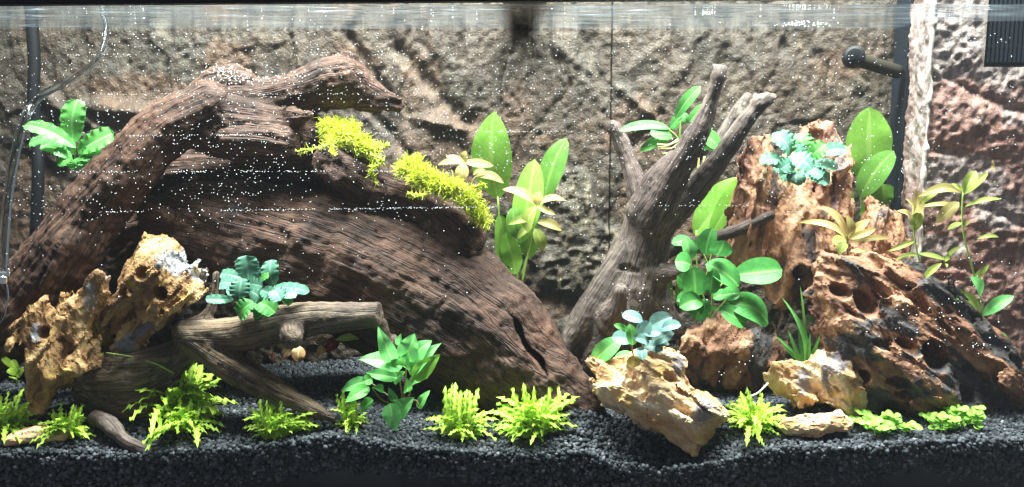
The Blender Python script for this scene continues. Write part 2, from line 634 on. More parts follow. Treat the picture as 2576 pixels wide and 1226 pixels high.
def build_gravel():
    gx = np.linspace(-0.86, 0.86, 175)
    gy = np.linspace(0.006, 0.36, 40)
    X, Y = np.meshgrid(gx, gy, indexing="ij")
    Z = ground(X, Y) - 0.004
    nx, ny = X.shape
    V = np.stack([X, Y, Z], 2).reshape(-1, 3)
    idx = np.arange(nx * ny).reshape(nx, ny)
    Q = np.stack([idx[:-1, :-1], idx[1:, :-1], idx[1:, 1:], idx[:-1, 1:]], 2).reshape(-1, 4)
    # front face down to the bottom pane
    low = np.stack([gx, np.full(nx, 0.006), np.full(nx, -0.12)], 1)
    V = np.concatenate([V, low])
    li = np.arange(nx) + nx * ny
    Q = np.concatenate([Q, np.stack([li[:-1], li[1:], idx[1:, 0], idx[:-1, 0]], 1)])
    tag(link("shade_bed", mesh_np("shade_bed", V, Q), M["matte_black"]), kind="structure", label="dark body under the loose gravel painted as its shade")
    # the grains: rounded chips in one mesh
    t = (1 + 5 ** 0.5) / 2
    iv = np.array([(-1, t, 0), (1, t, 0), (-1, -t, 0), (1, -t, 0), (0, -1, t), (0, 1, t), (0, -1, -t), (0, 1, -t), (t, 0, -1), (t, 0, 1), (-t, 0, -1), (-t, 0, 1)], float)
    iv /= np.linalg.norm(iv[0])
    it = np.array([(0, 11, 5), (0, 5, 1), (0, 1, 7), (0, 7, 10), (0, 10, 11), (1, 5, 9), (5, 11, 4), (11, 10, 2), (10, 7, 6), (7, 1, 8), (3, 9, 4), (3, 4, 2), (3, 2, 6), (3, 6, 8), (3, 8, 9), (4, 9, 5), (2, 4, 11), (6, 2, 10), (8, 6, 7), (9, 8, 1)])
    # one subdivision for the near grains
    ed, sv, st = {}, [tuple(v) for v in iv], []
    def midp(a, b):
        k = (min(a, b), max(a, b))
        if k not in ed:
            v = np.array(sv[a]) + np.array(sv[b])
            sv.append(tuple(v / np.linalg.norm(v)))
            ed[k] = len(sv) - 1
        return ed[k]
    for a, b, c in it:
        x, y, z = midp(a, b), midp(b, c), midp(c, a)
        st += [(a, x, z), (b, y, x), (c, z, y), (x, y, z)]
    sv, st = np.array(sv), np.array(st)
    rng = np.random.default_rng(5)
    def scatter(n, y0, y1):
        x = rng.uniform(-0.86, 0.86, n)
        y = rng.uniform(y0, y1, n)
        m = np.abs(x) < 0.585 * (y + DIST) + 0.01
        x, y = x[m], y[m]
        return np.stack([x, y, ground(x, y) + rng.uniform(-0.003, 0.0015, len(x))], 1)
    near = scatter(26000, 0.0045, 0.13)
    far = scatter(27000, 0.13, 0.35)
    n = 7600
    x = rng.uniform(-0.66, 0.66, n)
    y = rng.uniform(0.0035, 0.0065, n)
    zf = np.interp(x, FXw, FZw)
    d = rng.uniform(0, 1, n) ** 1.0 * 0.062
    # the grain layer thins out unevenly above the near-black body painted as shade at the bottom
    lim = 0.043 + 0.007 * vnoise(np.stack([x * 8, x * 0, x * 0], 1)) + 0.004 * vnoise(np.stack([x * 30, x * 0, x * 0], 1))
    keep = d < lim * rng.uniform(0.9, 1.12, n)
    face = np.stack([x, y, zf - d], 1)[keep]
    def grains(C, v0, t0, r0, r1):
        m, k = len(C), len(v0)
        A = rng.normal(size=(m, 3, 3))
        q, _ = np.linalg.qr(A)
        sc = rng.uniform(0.72, 1.2, (m, 1, 3))
        R = rng.uniform(r0, r1, (m, 1, 1))
        lump = 1 + 0.14 * rng.normal(size=(m, k, 1))
        V = np.einsum("kj,mij->mki", v0, np.eye(3)[None].repeat(m, 0)) * lump * sc
        V = np.einsum("mkj,mij->mki", V, q) * R + C[:, None, :]
        T = t0[None] + (np.arange(m) * k)[:, None, None]
        sh = np.repeat(rng.uniform(0, 0.985, m), k)
        sh[np.repeat(rng.random(m) < 0.006, k)] = 1.0
        return V.reshape(-1, 3), T.reshape(-1, 3), sh
    for nm, C, v0, t0, r0, r1 in (("gravel", np.concatenate([near[near[:, 1] < 0.07], face]), sv, st, 0.0018, 0.0035),
                                  ("gravel", np.concatenate([near[near[:, 1] >= 0.07], far]), iv, it, 0.0022, 0.0036)):
        V, T, sh = grains(C, v0, t0, r0, r1)
        me = mesh_np(nm, V, T, True)
        set_attr(me, "shade", sh)
        tag(link(nm, me, M["gravel"]), kind="stuff", label="rounded black gravel grains covering the tank bottom" if v0 is sv else "black gravel grains further back under the wood and stones")


build_gravel()


# ---------------------------------------------------------------- setting: back wall, water, tank rim
def relief(name, m, parent, org, ux, uy, nrm, su, sv, step, hfun, thick=0.02, hole=None):
    """a moulded relief sheet with a closed back"""
    nu, nv = int(su / step) + 1, int(sv / step) + 1
    U, Vv = np.meshgrid(np.linspace(0, su, nu), np.linspace(0, sv, nv), indexing="ij")
    pts = org + U[..., None] * ux + Vv[..., None] * uy
    hgt, och = hfun(pts.reshape(-1, 3))
    Vf = pts.reshape(-1, 3) + hgt[:, None] * nrm
    idx = np.arange(nu * nv).reshape(nu, nv)
    Q = np.stack([idx[:-1, :-1], idx[1:, :-1], idx[1:, 1:], idx[:-1, 1:]], 2).reshape(-1, 4)
    if hole is not None:
        Q = Q[~hole(pts.reshape(-1, 3)[Q].mean(1))]
    if np.dot(np.cross(ux, uy), nrm) < 0:
        Q = Q[:, ::-1]
    # back rim
    rim = np.concatenate([idx[:, 0], idx[-1, 1:], idx[-2::-1, -1], idx[0, -2:0:-1]])
    back = pts.reshape(-1, 3)[rim] - thick * nrm
    b0 = len(Vf)
    k = len(rim)
    rq = np.array([(rim[i], b0 + i, b0 + (i + 1) % k, rim[(i + 1) % k]) for i in range(k)])
    if np.dot(np.cross(ux, uy), nrm) < 0:
        rq = rq[:, ::-1]
    me = mesh_np(name, np.concatenate([Vf, back]), np.concatenate([Q, rq]))
    set_attr(me, "ochre", np.concatenate([och, och[rim]]))
    return link(name, me, m, parent)


def seg_d(p, a, b):
    ab = b - a
    t = np.clip(((p - a) @ ab) / (ab @ ab), 0, 1)
    q = p - (a + t[:, None] * ab)
    side = ab[0] * (p[:, 1] - a[1]) - ab[1] * (p[:, 0] - a[0])
    return np.sqrt((q * q).sum(1)), t, np.sign(side)


WY = 0.335


def to_px(pts, y):
    """photo pixel of points on the plane y"""
    d = pts - np.array((0, -DIST, CZ))
    fw = d[:, 1] * CP - d[:, 2] * SP
    up = d[:, 1] * SP + d[:, 2] * CP
    return np.stack([W / 2 + F * d[:, 0] / fw, H / 2 - F * up / fw], 1)


def blob_mask(px, blobs, n):
    o = np.zeros(len(px))
    for cx, cy, rx, ry in blobs:
        d = np.sqrt(((px[:, 0] - cx) / rx) ** 2 + ((px[:, 1] - cy) / ry) ** 2)
        o = np.maximum(o, np.clip((1.15 - d + 0.45 * n) / 0.25, 0, 1))
    return o


def wall_h(p):
    px = to_px(p, WY)
    q = np.stack([p[:, 0], p[:, 2], 0 * p[:, 0]], 1)
    warp = q + 0.012 * np.stack([vnoise(q * 25), vnoise(q * 25 + 9), q[:, 2]], 1)
    fa, f1, f2 = facets(warp * np.array((7, 5, 1)) + 3.1)
    h = 0.004 * fa
    crack = np.clip((f2 - f1) / 0.10, 0, 1)
    h -= 0.0012 * (1 - crack) ** 2
    fb, g1, g2 = facets(warp * np.array((22, 13, 1)) + 8.7)
    h += 0.002 * fb
    h += 0.0022 * fbm(q * np.array((34, 17, 1)), 4) + 0.0014 * fbm(q * 120, 3)
    # drip streaks
    st = ridged(np.stack([warp[:, 0] * 60, warp[:, 1] * 13, q[:, 2]], 1), 2)
    pit = np.clip(vnoise(np.stack([warp[:, 0] * 85, warp[:, 1] * 26, q[:, 2] + 5], 1)) - 0.28, 0, 1)
    up = np.clip((420 - px[:, 1]) / 300, 0.25, 1)
    h -= 0.008 * pit * up
    h += 0.0009 * st
    for a, b, wd, dp in [((985, 105), (1185, 325), 16, 0.013), ((925, 265), (1035, 400), 11, 0.011), ((870, 80), (985, 250), 10, 0.012),
                         ((1548, 215), (1660, 310), 12, -0.007), ((1400, 110), (1490, 190), 16, -0.004), ((1560, 190), (1690, 95), 16, -0.004), ((1640, 300), (1560, 410), 12, 0.012),
                         ((215, 268), (420, 290), 20, -0.018), ((110, 240), (260, 330), 14, -0.01), ((1690, 470), (1850, 330), 14, 0.012), ((1060, 300), (1180, 330), 15, -0.012)]:
        d, t, sd = seg_d(px, np.array(a, float), np.array(b, float))
        d = d + 5 * vnoise(q * 60) 
        h -= dp * np.exp(-(d / wd) ** 2) * np.clip(np.minimum(t, 1 - t) * 8 + 0.4, 0, 1)
    # rough pale stone beside the seam
    rough = blob_mask(px, [(1460, 640, 90, 170)], vnoise(q * 20))
    h += rough * (0.005 + 0.0025 * ridged(q * 60, 3))
    n = fbm(q * 16, 4)
    och = blob_mask(px, [(1120, 430, 190, 130), (1300, 400, 40, 130), (1600, 330, 60, 120), (1080, 280, 60, 120), (1600, 470, 50, 90), (1760, 600, 120, 120), (1360, 780, 90, 60), (400, 240, 130, 60), (880, 170, 60, 60), (60, 560, 70, 160), (2110, 160, 60, 40), (560, 150, 60, 60)], n)
    och = np.clip(och * 0.85 + 0.26 + 0.25 * n, 0, 1) * (1 - rough) - rough
    return h, och


def wall_panel(x0, x1, label):
    t = thing("rock_background", label, "background panel", (0.5 * (x0 + x1), WY, -0.02), "moulded rock background panels")
    relief("relief_face", M["wall"], t, np.array((x0, WY, -0.06)), np.array((1.0, 0, 0)), np.array((0, 0, 1.0)), np.array((0, -1.0, 0)), x1 - x0, 0.66, 0.0027, wall_h, 0.03)


XS = P(1536, 300, WY)[0]
wall_panel(-0.88, XS - 0.0012, "long moulded rock background panel behind the big arching driftwood")
wall_panel(XS + 0.0012, 0.62, "moulded rock background panel behind the forked grey driftwood")
tag(box("back_wall", -0.9, 0.9, WY + 0.02, WY + 0.03, -0.1, 0.66, M["matte_black"]), kind="structure", label="dark rear pane of the tank behind the rock panels")

WZ = P(1288, 10, 0)[2]


def water_mat():
    m, nt, b = new_mat("rippled water surface")
    out = nt.nodes["Material Output"]
    mp = nt.nodes.new("ShaderNodeMapping")
    mp.inputs["Scale"].default_value = (0.6, 3.2, 1)
    lk(nt, obco(nt), mp.inputs["Vector"])
    bp = nt.nodes.new("ShaderNodeBump")
    bp.inputs["Strength"].default_value = 0.14
    bp.inputs["Distance"].default_value = 0.01
    lk(nt, noise(nt, mp.outputs[0], 14, 3, 0.5, 0.5), bp.inputs["Height"])
    gl = nt.nodes.new("ShaderNodeBsdfGlossy")
    gl.inputs["Roughness"].default_value = 0.03
    gl.inputs["Color"].default_value = (0.95, 0.98, 1, 1)
    lk(nt, bp.outputs[0], gl.inputs["Normal"])
    tr = nt.nodes.new("ShaderNodeBsdfTransparent")
    lw = nt.nodes.new("ShaderNodeLayerWeight")
    lw.inputs["Blend"].default_value = 0.5
    fac = ramp(nt, lw.outputs["Facing"], [(0.35, (0.03, 0.03, 0.03)), (0.62, (1, 1, 1))])
    mx = nt.nodes.new("ShaderNodeMixShader")
    lk(nt, fac, mx.inputs[0])
    # painted glow: translucent streaks stand in for caustics and the pale surface band
    glow = nt.nodes.new("ShaderNodeBsdfTranslucent")
    glow.inputs[0].default_value = (0.72, 0.82, 0.9, 1)
    mp2 = nt.nodes.new("ShaderNodeMapping")
    mp2.inputs["Scale"].default_value = (0.5, 2.0, 1)
    lk(nt, obco(nt), mp2.inputs["Vector"])
    ff = ramp(nt, noise(nt, mp2.outputs[0], 22, 5, 0.6, 0.8), [(0.35, (0.006, 0.006, 0.006)), (0.55, (0.014, 0.014, 0.014)), (0.66, (0.03, 0.03, 0.03)), (0.74, (0.12, 0.12, 0.12))])
    m2 = nt.nodes.new("ShaderNodeMixShader")
    lk(nt, ff, m2.inputs[0])
    lk(nt, gl.outputs[0], m2.inputs[1])
    lk(nt, glow.outputs[0], m2.inputs[2])
    lk(nt, tr.outputs[0], mx.inputs[1])
    lk(nt, m2.outputs[0], mx.inputs[2])
    lk(nt, mx.outputs[0], out.inputs["Surface"])
    return m


def build_water():
    nx, ny = 260, 80
    X, Y = np.meshgrid(np.linspace(-0.9, 0.9, nx), np.linspace(0.004, WY + 0.01, ny), indexing="ij")
    q = np.stack([X.ravel() * 10, Y.ravel() * 16, 0 * X.ravel()], 1)
    Z = WZ + 0.0004 * fbm(q, 3).reshape(X.shape)
    V = np.stack([X, Y, Z], 2).reshape(-1, 3)
    idx = np.arange(nx * ny).reshape(nx, ny)
    Q = np.stack([idx[:-1, :-1], idx[1:, :-1], idx[1:, 1:], idx[:-1, 1:]], 2).reshape(-1, 4)
    tag(link("water_surface", mesh_np("water_surface", V, Q), water_mat()), kind="structure", label="rippled underside of the water surface")


build_water()


def build_rim():
    t = thing("tank_rim", "black plastic rim along the top edge of the tank, with added light shield above", "tank rim", P(1288, 0, 0))
    a, b = P(-40, 15, -0.012), P(2330, -3, -0.012)
    V, Q = box_np(0, 1, -0.016, 0.0, 0, 0.50)  # tall upper part unseen, added to block lamp light in front
    V[:, 2] += np.where(V[:, 0] < 0.5, a[2], b[2])
    V[:, 0] = np.where(V[:, 0] < 0.5, a[0] - 0.1, b[0])
    link("rim_shield", mesh_np("rim_shield", V, Q, False), M["black"], t)
    xb = P(1318, 60, 0.17)[0]
    box("cross_bar", xb - 0.028, xb + 0.028, 0.001, WY, WZ + 0.012, WZ + 0.03, M["black"], t)
    m, nt, bb = new_mat("clear front glass")
    tr = nt.nodes.new("ShaderNodeBsdfTransparent")
    tr.inputs[0].default_value = (0.985, 0.99, 0.985, 1)
    lk(nt, tr.outputs[0], nt.nodes["Material Output"].inputs["Surface"])
    tag(box("front_glass", -0.9, 0.9, -0.0008, 0.0, -0.12, 0.6, m), kind="structure", label="clear front pane of the tank")


build_rim()


# ---------------------------------------------------------------- driftwood and stones
def sdf_grid(lims, h, pad):
    lo = np.min([np.minimum(a, b) - pad for a, b in lims], 0)
    hi = np.max([np.maximum(a, b) + pad for a, b in lims], 0)
    n = np.ceil((hi - lo) / h).astype(int) + 1
    return lo, n


def chain_segs(limbs):
    """limbs: lists of (px, py, y, rpx); -> segments (a, b, ra, rb, flat)"""
    segs = []
    for li, lm in enumerate(limbs):
        flat = 1.0
        if isinstance(lm, tuple):
            flat, lm = lm
        pts = [(P(a, b, y), S(r, y)) for a, b, y, r in lm]
        if len(pts) == 1:
            pts = pts * 2
        if len(pts) > 2:       # smoother spine
            sp = smooth_path([np.append(p, r) for p, r in pts], 3)
            pts = [(q[:3], max(q[3], 0.002)) for q in sp]
        for (a, ra), (b, rb) in zip(pts[:-1], pts[1:]):
            segs.append((a, b, ra, rb, flat, li))
    return segs


def eval_segs(segs, h, k, pad=0.03):
    lims = [(np.minimum(a, b) - max(ra, rb), np.maximum(a, b) + max(ra, rb)) for a, b, ra, rb, f, li in segs]
    lo, n = sdf_grid(lims, h, pad)
    D = np.full(n, 0.05, np.float32)
    ax = [lo[i] + h * np.arange(n[i]) for i in range(3)]
    for li in sorted({q[5] for q in segs}):
        mine = [q for q in segs if q[5] == li]
        rr = [max(q[2], q[3]) / min(1.0, q[4]) + pad for q in mine]
        plo = np.min([np.minimum(q[0], q[1]) - r for q, r in zip(mine, rr)], 0)
        phi = np.max([np.maximum(q[0], q[1]) + r for q, r in zip(mine, rr)], 0)
        i0 = np.clip(np.floor((plo - lo) / h).astype(int), 0, n)
        i1 = np.clip(np.ceil((phi - lo) / h).astype(int) + 1, 0, n)
        sl = D[i0[0]:i1[0], i0[1]:i1[1], i0[2]:i1[2]]
        E = np.full(sl.shape, 0.05, np.float32)
        for (a, b, ra, rb, fl, _), r in zip(mine, rr):
            j0 = np.clip(np.floor((np.minimum(a, b) - r - lo) / h).astype(int), i0, i1)
            j1 = np.clip(np.ceil((np.maximum(a, b) + r - lo) / h).astype(int) + 1, i0, i1)
            x = ax[0][j0[0]:j1[0]][:, None, None].astype(np.float32)
            y = ax[1][j0[1]:j1[1]][None, :, None].astype(np.float32)
            z = ax[2][j0[2]:j1[2]][None, None, :].astype(np.float32)
            ab = b - a
            L = max(ab @ ab, 1e-10)
            t = np.clip(((x - a[0]) * ab[0] + (y - a[1]) * ab[1] + (z - a[2]) * ab[2]) / L, 0, 1)
            d = np.sqrt((x - a[0] - t * ab[0]) ** 2 + ((y - a[1] - t * ab[1]) * fl) ** 2 + (z - a[2] - t * ab[2]) ** 2) - (ra + t * (rb - ra))
            es = E[j0[0] - i0[0]:j1[0] - i0[0], j0[1] - i0[1]:j1[1] - i0[1], j0[2] - i0[2]:j1[2] - i0[2]]
            np.minimum(es, d, out=es)
        hh = np.maximum(k - np.abs(sl - E), 0) / k
        sl[...] = np.minimum(sl, E) - hh * hh * k * 0.25
    return D, lo, ax


def band_points(D, lo, h, w):
    m = np.abs(D) < w
    I = np.argwhere(m)
    return m, (lo + h * I).astype(np.float32)


def grain_coords(V, segs):
    """limb coordinates: two across the grain (carried along the spine without twist), one slow one along it"""
    best = np.full(len(V), 9.0)
    G = np.zeros((len(V), 3))
    u0, last, e1 = 0.0, None, None
    for a, b, ra, rb, fl, li in segs:
        ab = b - a
        L = np.linalg.norm(ab) + 1e-9
        T = ab / L
        if li != last:
            last, u0 = li, 0.0
            e1 = np.cross(T, (0.2, 0.9, 0.3))
        e1 = e1 - (e1 @ T) * T
        e1 = e1 / (np.linalg.norm(e1) + 1e-9)
        e2 = np.cross(T, e1)
        tr = ((V - a) @ T)
        t = np.clip(tr / L, 0, 1)
        q = V - (a + (t * L)[:, None] * T)
        d = np.linalg.norm(q * np.array((1, fl, 1)), axis=1) - (ra + t * (rb - ra))
        m = d < best
        best[m] = d[m]
        qq = V - (a + tr[:, None] * T)
        g = np.stack([qq @ e1, qq @ e2, (tr + u0) * 0.038], 1) + 0.37 * li
        G[m] = g[m]
        u0 += L
    return G


def build_wood(name, limbs, h=0.003, k=0.03, amp=1.0, cuts=(), extra=None):
    segs = chain_segs(limbs)
    D, lo, ax = eval_segs(segs, h, k)
    for c, nrm in cuts:          # flat cut ends
        nrm = np.asarray(nrm, float) / np.linalg.norm(nrm)
        c = np.asarray(c)
        R = 0.05
        X, Y, Z = np.meshgrid(*ax, indexing="ij", sparse=True)
        pl = (X - c[0]) * nrm[0] + (Y - c[1]) * nrm[1] + (Z - c[2]) * nrm[2]
        near = ((X - c[0]) ** 2 + (Y - c[1]) ** 2 + (Z - c[2]) ** 2) < R * R
        D = np.where(near, np.maximum(D, pl), D)
    if extra is not None:
        D = extra(D, ax)
    V, Q = surface_nets(D, lo, h)
    G = grain_coords(V, segs)
    for it in range(2):
        N = vnormals(V, Q)
        if it == 0:
            V = V + N * (amp * (0.0035 * fbm(G * 20 + 3, 3) + 0.0035 * fbm(V * 26, 3) + 0.0008 * ridged(G * 60, 2) - 0.0022 * np.clip(1 - np.abs(vnoise(G * np.array((38, 38, 26)) + 5)) * 11, 0, 1) * np.clip(0.4 + 2 * vnoise(V * 14), 0, 1)))[:, None]
        else:
            V = V + N * (amp * (0.0009 * ridged(G * 170, 3) + 0.0012 * fbm(V * 150, 3)))[:, None]
    me = mesh_np(name, V, Q)
    set_attr(me, "grain", G)
    return me


def chips(p, freq):
    f, f1, f2 = facets(p * freq)
    return f, f1, f2


def build_stone(name, limbs, strat, holes=(), h=0.0024, k=0.02, amp=1.0, seed=0.0, pits=1.0, planes=(), caps=()):
    segs = chain_segs(limbs)
    D, lo, ax = eval_segs(segs, h, k, 0.025)
    s = np.asarray(strat, float)
    s /= np.linalg.norm(s)
    m, p = band_points(D, lo, h, 0.024)
    along = p @ s
    q = p - along[:, None] * s + 0.45 * along[:, None] * s + seed     # stretched along the strata
    wq = q + 0.006 * np.stack([vnoise(q * 40), vnoise(q * 40 + 7), vnoise(q * 40 + 13)], 1)
    fa, f1, f2 = facets(wq * 26)
    d = 0.009 * fa + 0.012 * facets(wq * 13 + 40)[0]
    rg = 1 - 2 * np.abs(vnoise(wq * 21 + 2.2))
    rg2 = 1 - 2 * np.abs(vnoise(wq * 46 + 9.2))
    d += 0.013 * (0.12 - np.sign(rg) * np.abs(rg) ** 1.3) + 0.006 * (0.12 - rg2)
    fb, g1, g2 = facets(wq * 62 + 5)
    d += 0.006 * fb
    d += 0.0035 * fbm(q * 70, 3)
    # eroded pits
    wp = q * 34 + 0.5 * np.stack([vnoise(q * 30), vnoise(q * 30 + 3), vnoise(q * 30 + 6)], 1)
    w1, w2, cid, off = worley(wp, 0.8)
    big = RV[(cid + 55) & 4095]
    d += pits * 0.014 * np.clip(1 - w1 / (0.42 + 0.2 * big), 0, 1) ** 1.2 * (big > 0.25)
    D[m] += amp * d
    for hx, hy, yy, rx, ry, ang, dep in holes:
        c = P(hx, hy, yy)
        a = math.radians(ang)
        rx, ry = S(rx, yy), S(ry, yy)
        X, Y, Z = np.meshgrid(*ax, indexing="ij", sparse=True)
        u = (X - c[0]) * math.cos(a) + (Z - c[2]) * math.sin(a)
        v = -(X - c[0]) * math.sin(a) + (Z - c[2]) * math.cos(a)
        e = np.sqrt((u / rx) ** 2 + (v / ry) ** 2 + ((Y - c[1]) / dep) ** 2)
        D = np.maximum(D, ((1 - e) * min(rx, ry)).astype(np.float32))
    for c, nr in planes:          # broad cleaved faces
        nr = np.asarray(nr, float) / np.linalg.norm(nr)
        X, Y, Z = np.meshgrid(*ax, indexing="ij", sparse=True)
        pl = (X - c[0]) * nr[0] + (Y - c[1]) * nr[1] + (Z - c[2]) * nr[2]
        D[m] = np.maximum(D[m], (np.broadcast_to(pl, D.shape)[m] + 0.35 * amp * d * 0.6))
        D = np.maximum(D, np.where(m, -9, pl)).astype(np.float32)
    V, Q = surface_nets(D, lo, h)
    # drop loose crumbs: keep the largest island
    par = np.arange(len(V))
    for _ in range(60):
        mn = par[Q].min(1)
        new = par.copy()
        for c in range(4):
            np.minimum.at(new, Q[:, c], mn)
        new = new[new]
        if (new == par).all():
            break
        par = new
    lab, cnts = np.unique(par, return_counts=True)
    if len(lab) > 1:
        keepv = par == lab[np.argmax(cnts)]
        Q = Q[keepv[Q].all(1)]
        re = np.cumsum(keepv) - 1
        V, Q = V[keepv], re[Q]
    N = vnormals(V, Q)
    al = V @ s
    qv = V - al[:, None] * s + 0.35 * al[:, None] * s + seed
    V = V + N * (0.0012 * fbm(qv * 210, 3))[:, None]
    me = mesh_np(name, V, Q, False)
    set_attr(me, "strata", qv)
    if caps:
        d = V - np.array((0, -DIST, CZ))
        fw = d[:, 1] * CP - d[:, 2] * SP
        up = d[:, 1] * SP + d[:, 2] * CP
        px = np.stack([W / 2 + F * d[:, 0] / fw, H / 2 - F * up / fw], 1)
        set_attr(me, "cap", blob_mask(px, caps, fbm(V * 70, 3)))
    return me


def wood_thing(name, label, me, mat, loc, group=None):
    o = link(name, me, mat)
    return tag(o, label, "driftwood", group)


# --- big arching driftwood
big = [
    [(-60, 900, .12, 80), (60, 770, .125, 84), (150, 650, .13, 82), (240, 525, .14, 76), (330, 415, .145, 70), (430, 315, .155, 60), (530, 262, .165, 52)],
    (1.45, [(470, 305, .17, 55), (600, 320, .17, 86), (710, 335, .17, 72), (790, 345, .165, 46)]),
    (1.3, [(600, 250, .18, 46), (700, 245, .175, 46), (780, 228, .17, 56), (860, 205, .17, 62), (930, 232, .175, 38), (1000, 256, .175, 14), (1022, 262, .175, 5)]),
    (1.7, [(415, 585, .185, 66), (480, 570, .185, 106), (640, 605, .18, 148), (900, 685, .165, 180), (1145, 808, .145, 188), (1300, 925, .115, 140), (1450, 1045, .085, 74)]),
    [(300, 560, .265, 60), (420, 520, .265, 55), (600, 500, .26, 55), (800, 500, .25, 55)],
    [(110, 830, .26, 90), (220, 700, .265, 90), (340, 600, .27, 80), (420, 560, .26, 70)],
    [(320, 480, .25, 45), (430, 418, .25, 45), (560, 408, .25, 40)],
    [(395, 600, .19, 18), (330, 590, .175, 14), (290, 620, .17, 9)],
    [(380, 445, .235, 42), (560, 432, .235, 48), (790, 432, .225, 50)],
    [(790, 350, .18, 46), (860, 420, .18, 55), (960, 480, .17, 55)],
    [(930, 470, .17, 52), (880, 435, .15, 50), (825, 412, .115, 44)],
    [(960, 470, .165, 42), (1060, 510, .165, 50), (1160, 600, .15, 60)],
    [(500, 225, .18, 22), (560, 195, .18, 24), (615, 205, .18, 22)],
    [(545, 185, .178, 10), (575, 172, .178, 9), (600, 180, .18, 9)],
    [(740, 292, .145, 22), (775, 290, .128, 15)],
    [(380, 530, .17, 30), (420, 545, .155, 22)],
    [(580, 345, .15, 36), (650, 345, .145, 38), (720, 355, .145, 34)],
    [(935, 240, .165, 10), (985, 245, .165, 7), (1015, 250, .165, 3)],
    [(900, 268, .165, 9), (960, 268, .168, 7), (1005, 274, .17, 3)],
    [(840, 172, .17, 18), (870, 150, .17, 12), (890, 152, .17, 5)],
    [(785, 400, .115, 10), (770, 418, .11, 5)], [(830, 380, .12, 14), (800, 378, .112, 6)],
    [(250, 470, .115, 12), (180, 600, .095, 12), (110, 720, .085, 12)],
    [(400, 300, .15, 10), (300, 400, .125, 14), (230, 500, .11, 10)],
]


def big_cut(D, ax):
    # the long drying crack near the foot of the slab
    a, b = P(1270, 790, 0.07), P(1395, 990, 0.04)
    X, Y, Z = np.meshgrid(*ax, indexing="ij", sparse=True)
    ux, uz = b[0] - a[0], b[2] - a[2]
    L = math.hypot(ux, uz)
    t = ((X - a[0]) * ux + (Z - a[2]) * uz) / L
    n = ((X - a[0]) * uz - (Z - a[2]) * ux) / L + 0.003 * np.sin(t * 90)
    wd = 0.0045 * np.clip(np.minimum(t, L - t) / 0.03, 0, 1)
    m = (t > 0) & (t < L) & (Y < 0.125)
    return np.where(m, np.maximum(D, (wd - np.abs(n))), D).astype(np.float32)


me = build_wood("driftwood", big, 0.003, 0.011, 1.0, [(P(822, 412, 0.118), (-0.25, -1, 0.1))], big_cut)
wood_thing("driftwood", "huge dark brown arching driftwood log with grooved grain, moss on its back", me, M["wood_red"], None)

# --- forked driftwood
fork = [
    [(1634, 552, .2, 56), (1600, 680, .2, 76), (1555, 800, .2, 92), (1500, 890, .2, 72)],
    [(1575, 640, .19, 40), (1495, 770, .185, 42), (1418, 890, .18, 24)],
    [(1520, 900, .2, 60), (1650, 930, .2, 62), (1800, 1000, .19, 30), (1930, 1010, .19, 16)],
    [(1640, 545, .175, 50), (1690, 450, .155, 38), (1742, 360, .14, 27), (1784, 270, .135, 18), (1803, 205, .13, 12), (1807, 178, .13, 9)],
    [(1650, 570, .19, 44), (1704, 529, .175, 32), (1809, 406, .155, 25), (1878, 303, .15, 20), (1924, 252, .15, 17)],
    [(1805, 385, .19, 20), (1845, 315, .2, 24), (1878, 252, .2, 13), (1888, 238, .2, 3)],
    [(1630, 575, .23, 38), (1600, 455, .24, 26), (1572, 380, .25, 22), (1546, 322, .25, 14)],
    [(1600, 530, .175, 26), (1640, 445, .165, 16), (1690, 385, .165, 6)],
    [(1540, 805, .15, 40), (1555, 770, .125, 21), (1562, 735, .12, 20)],
    [(1650, 690, .18, 34), (1705, 682, .15, 15)],
    [(1650, 640, .22, 20), (1820, 592, .19, 14), (1940, 543, .185, 12)],
    [(1640, 760, .19, 50), (1700, 830, .17, 22)],
    [(1915, 260, .145, 9), (1950, 243, .145, 5)], [(1905, 270, .15, 10), (1900, 244, .15, 5)], [(1800, 185, .13, 5), (1794, 166, .13, 4)], [(1812, 190, .13, 5), (1820, 176, .13, 3)],
    [(1860, 290, .19, 8), (1862, 258, .195, 4)], [(1550, 330, .25, 7), (1538, 308, .25, 4)],
]
me = build_wood("driftwood", fork, 0.0026, 0.011, 0.5, [(P(1560, 718, 0.12), (0.1, -0.3, 1))])
wood_thing("driftwood", "grey brown forked driftwood standing upright with several bare branches", me, M["wood_grey"], None)

# --- low branching driftwood in front
low = [
    [(470, 840, .07, 36), (600, 840, .065, 42), (720, 812, .06, 46), (850, 797, .06, 37), (950, 790, .06, 33)],
    [(735, 822, .06, 34), (735, 850, .025, 27)],
    [(490, 860, .065, 32), (590, 925, .055, 38), (700, 985, .045, 31), (835, 1052, .03, 15)],
    [(500, 850, .075, 34), (430, 910, .09, 42), (340, 945, .085, 56), (235, 945, .075, 42), (200, 930, .07, 22)],
    (1.3, [(225, 985, .075, 44), (320, 1005, .08, 66), (420, 975, .09, 52)]),
    [(230, 900, .07, 12), (330, 905, .07, 20), (420, 890, .075, 24)],
    [(470, 830, .07, 24), (530, 780, .08, 14), (545, 690, .085, 7)],
    [(940, 800, .075, 16), (985, 850, .085, 14), (1003, 910, .09, 14)],
]
me = build_wood("driftwood", low, 0.0024, 0.010, 0.5, [(P(955, 785, 0.06), (1, -0.15, 0.1)), (P(735, 850, 0.012), (-0.1, -1, 0.15))])
wood_thing("driftwood", "low brown driftwood branch with a sawn end, carrying a teal plant", me, M["wood_brown"], None)

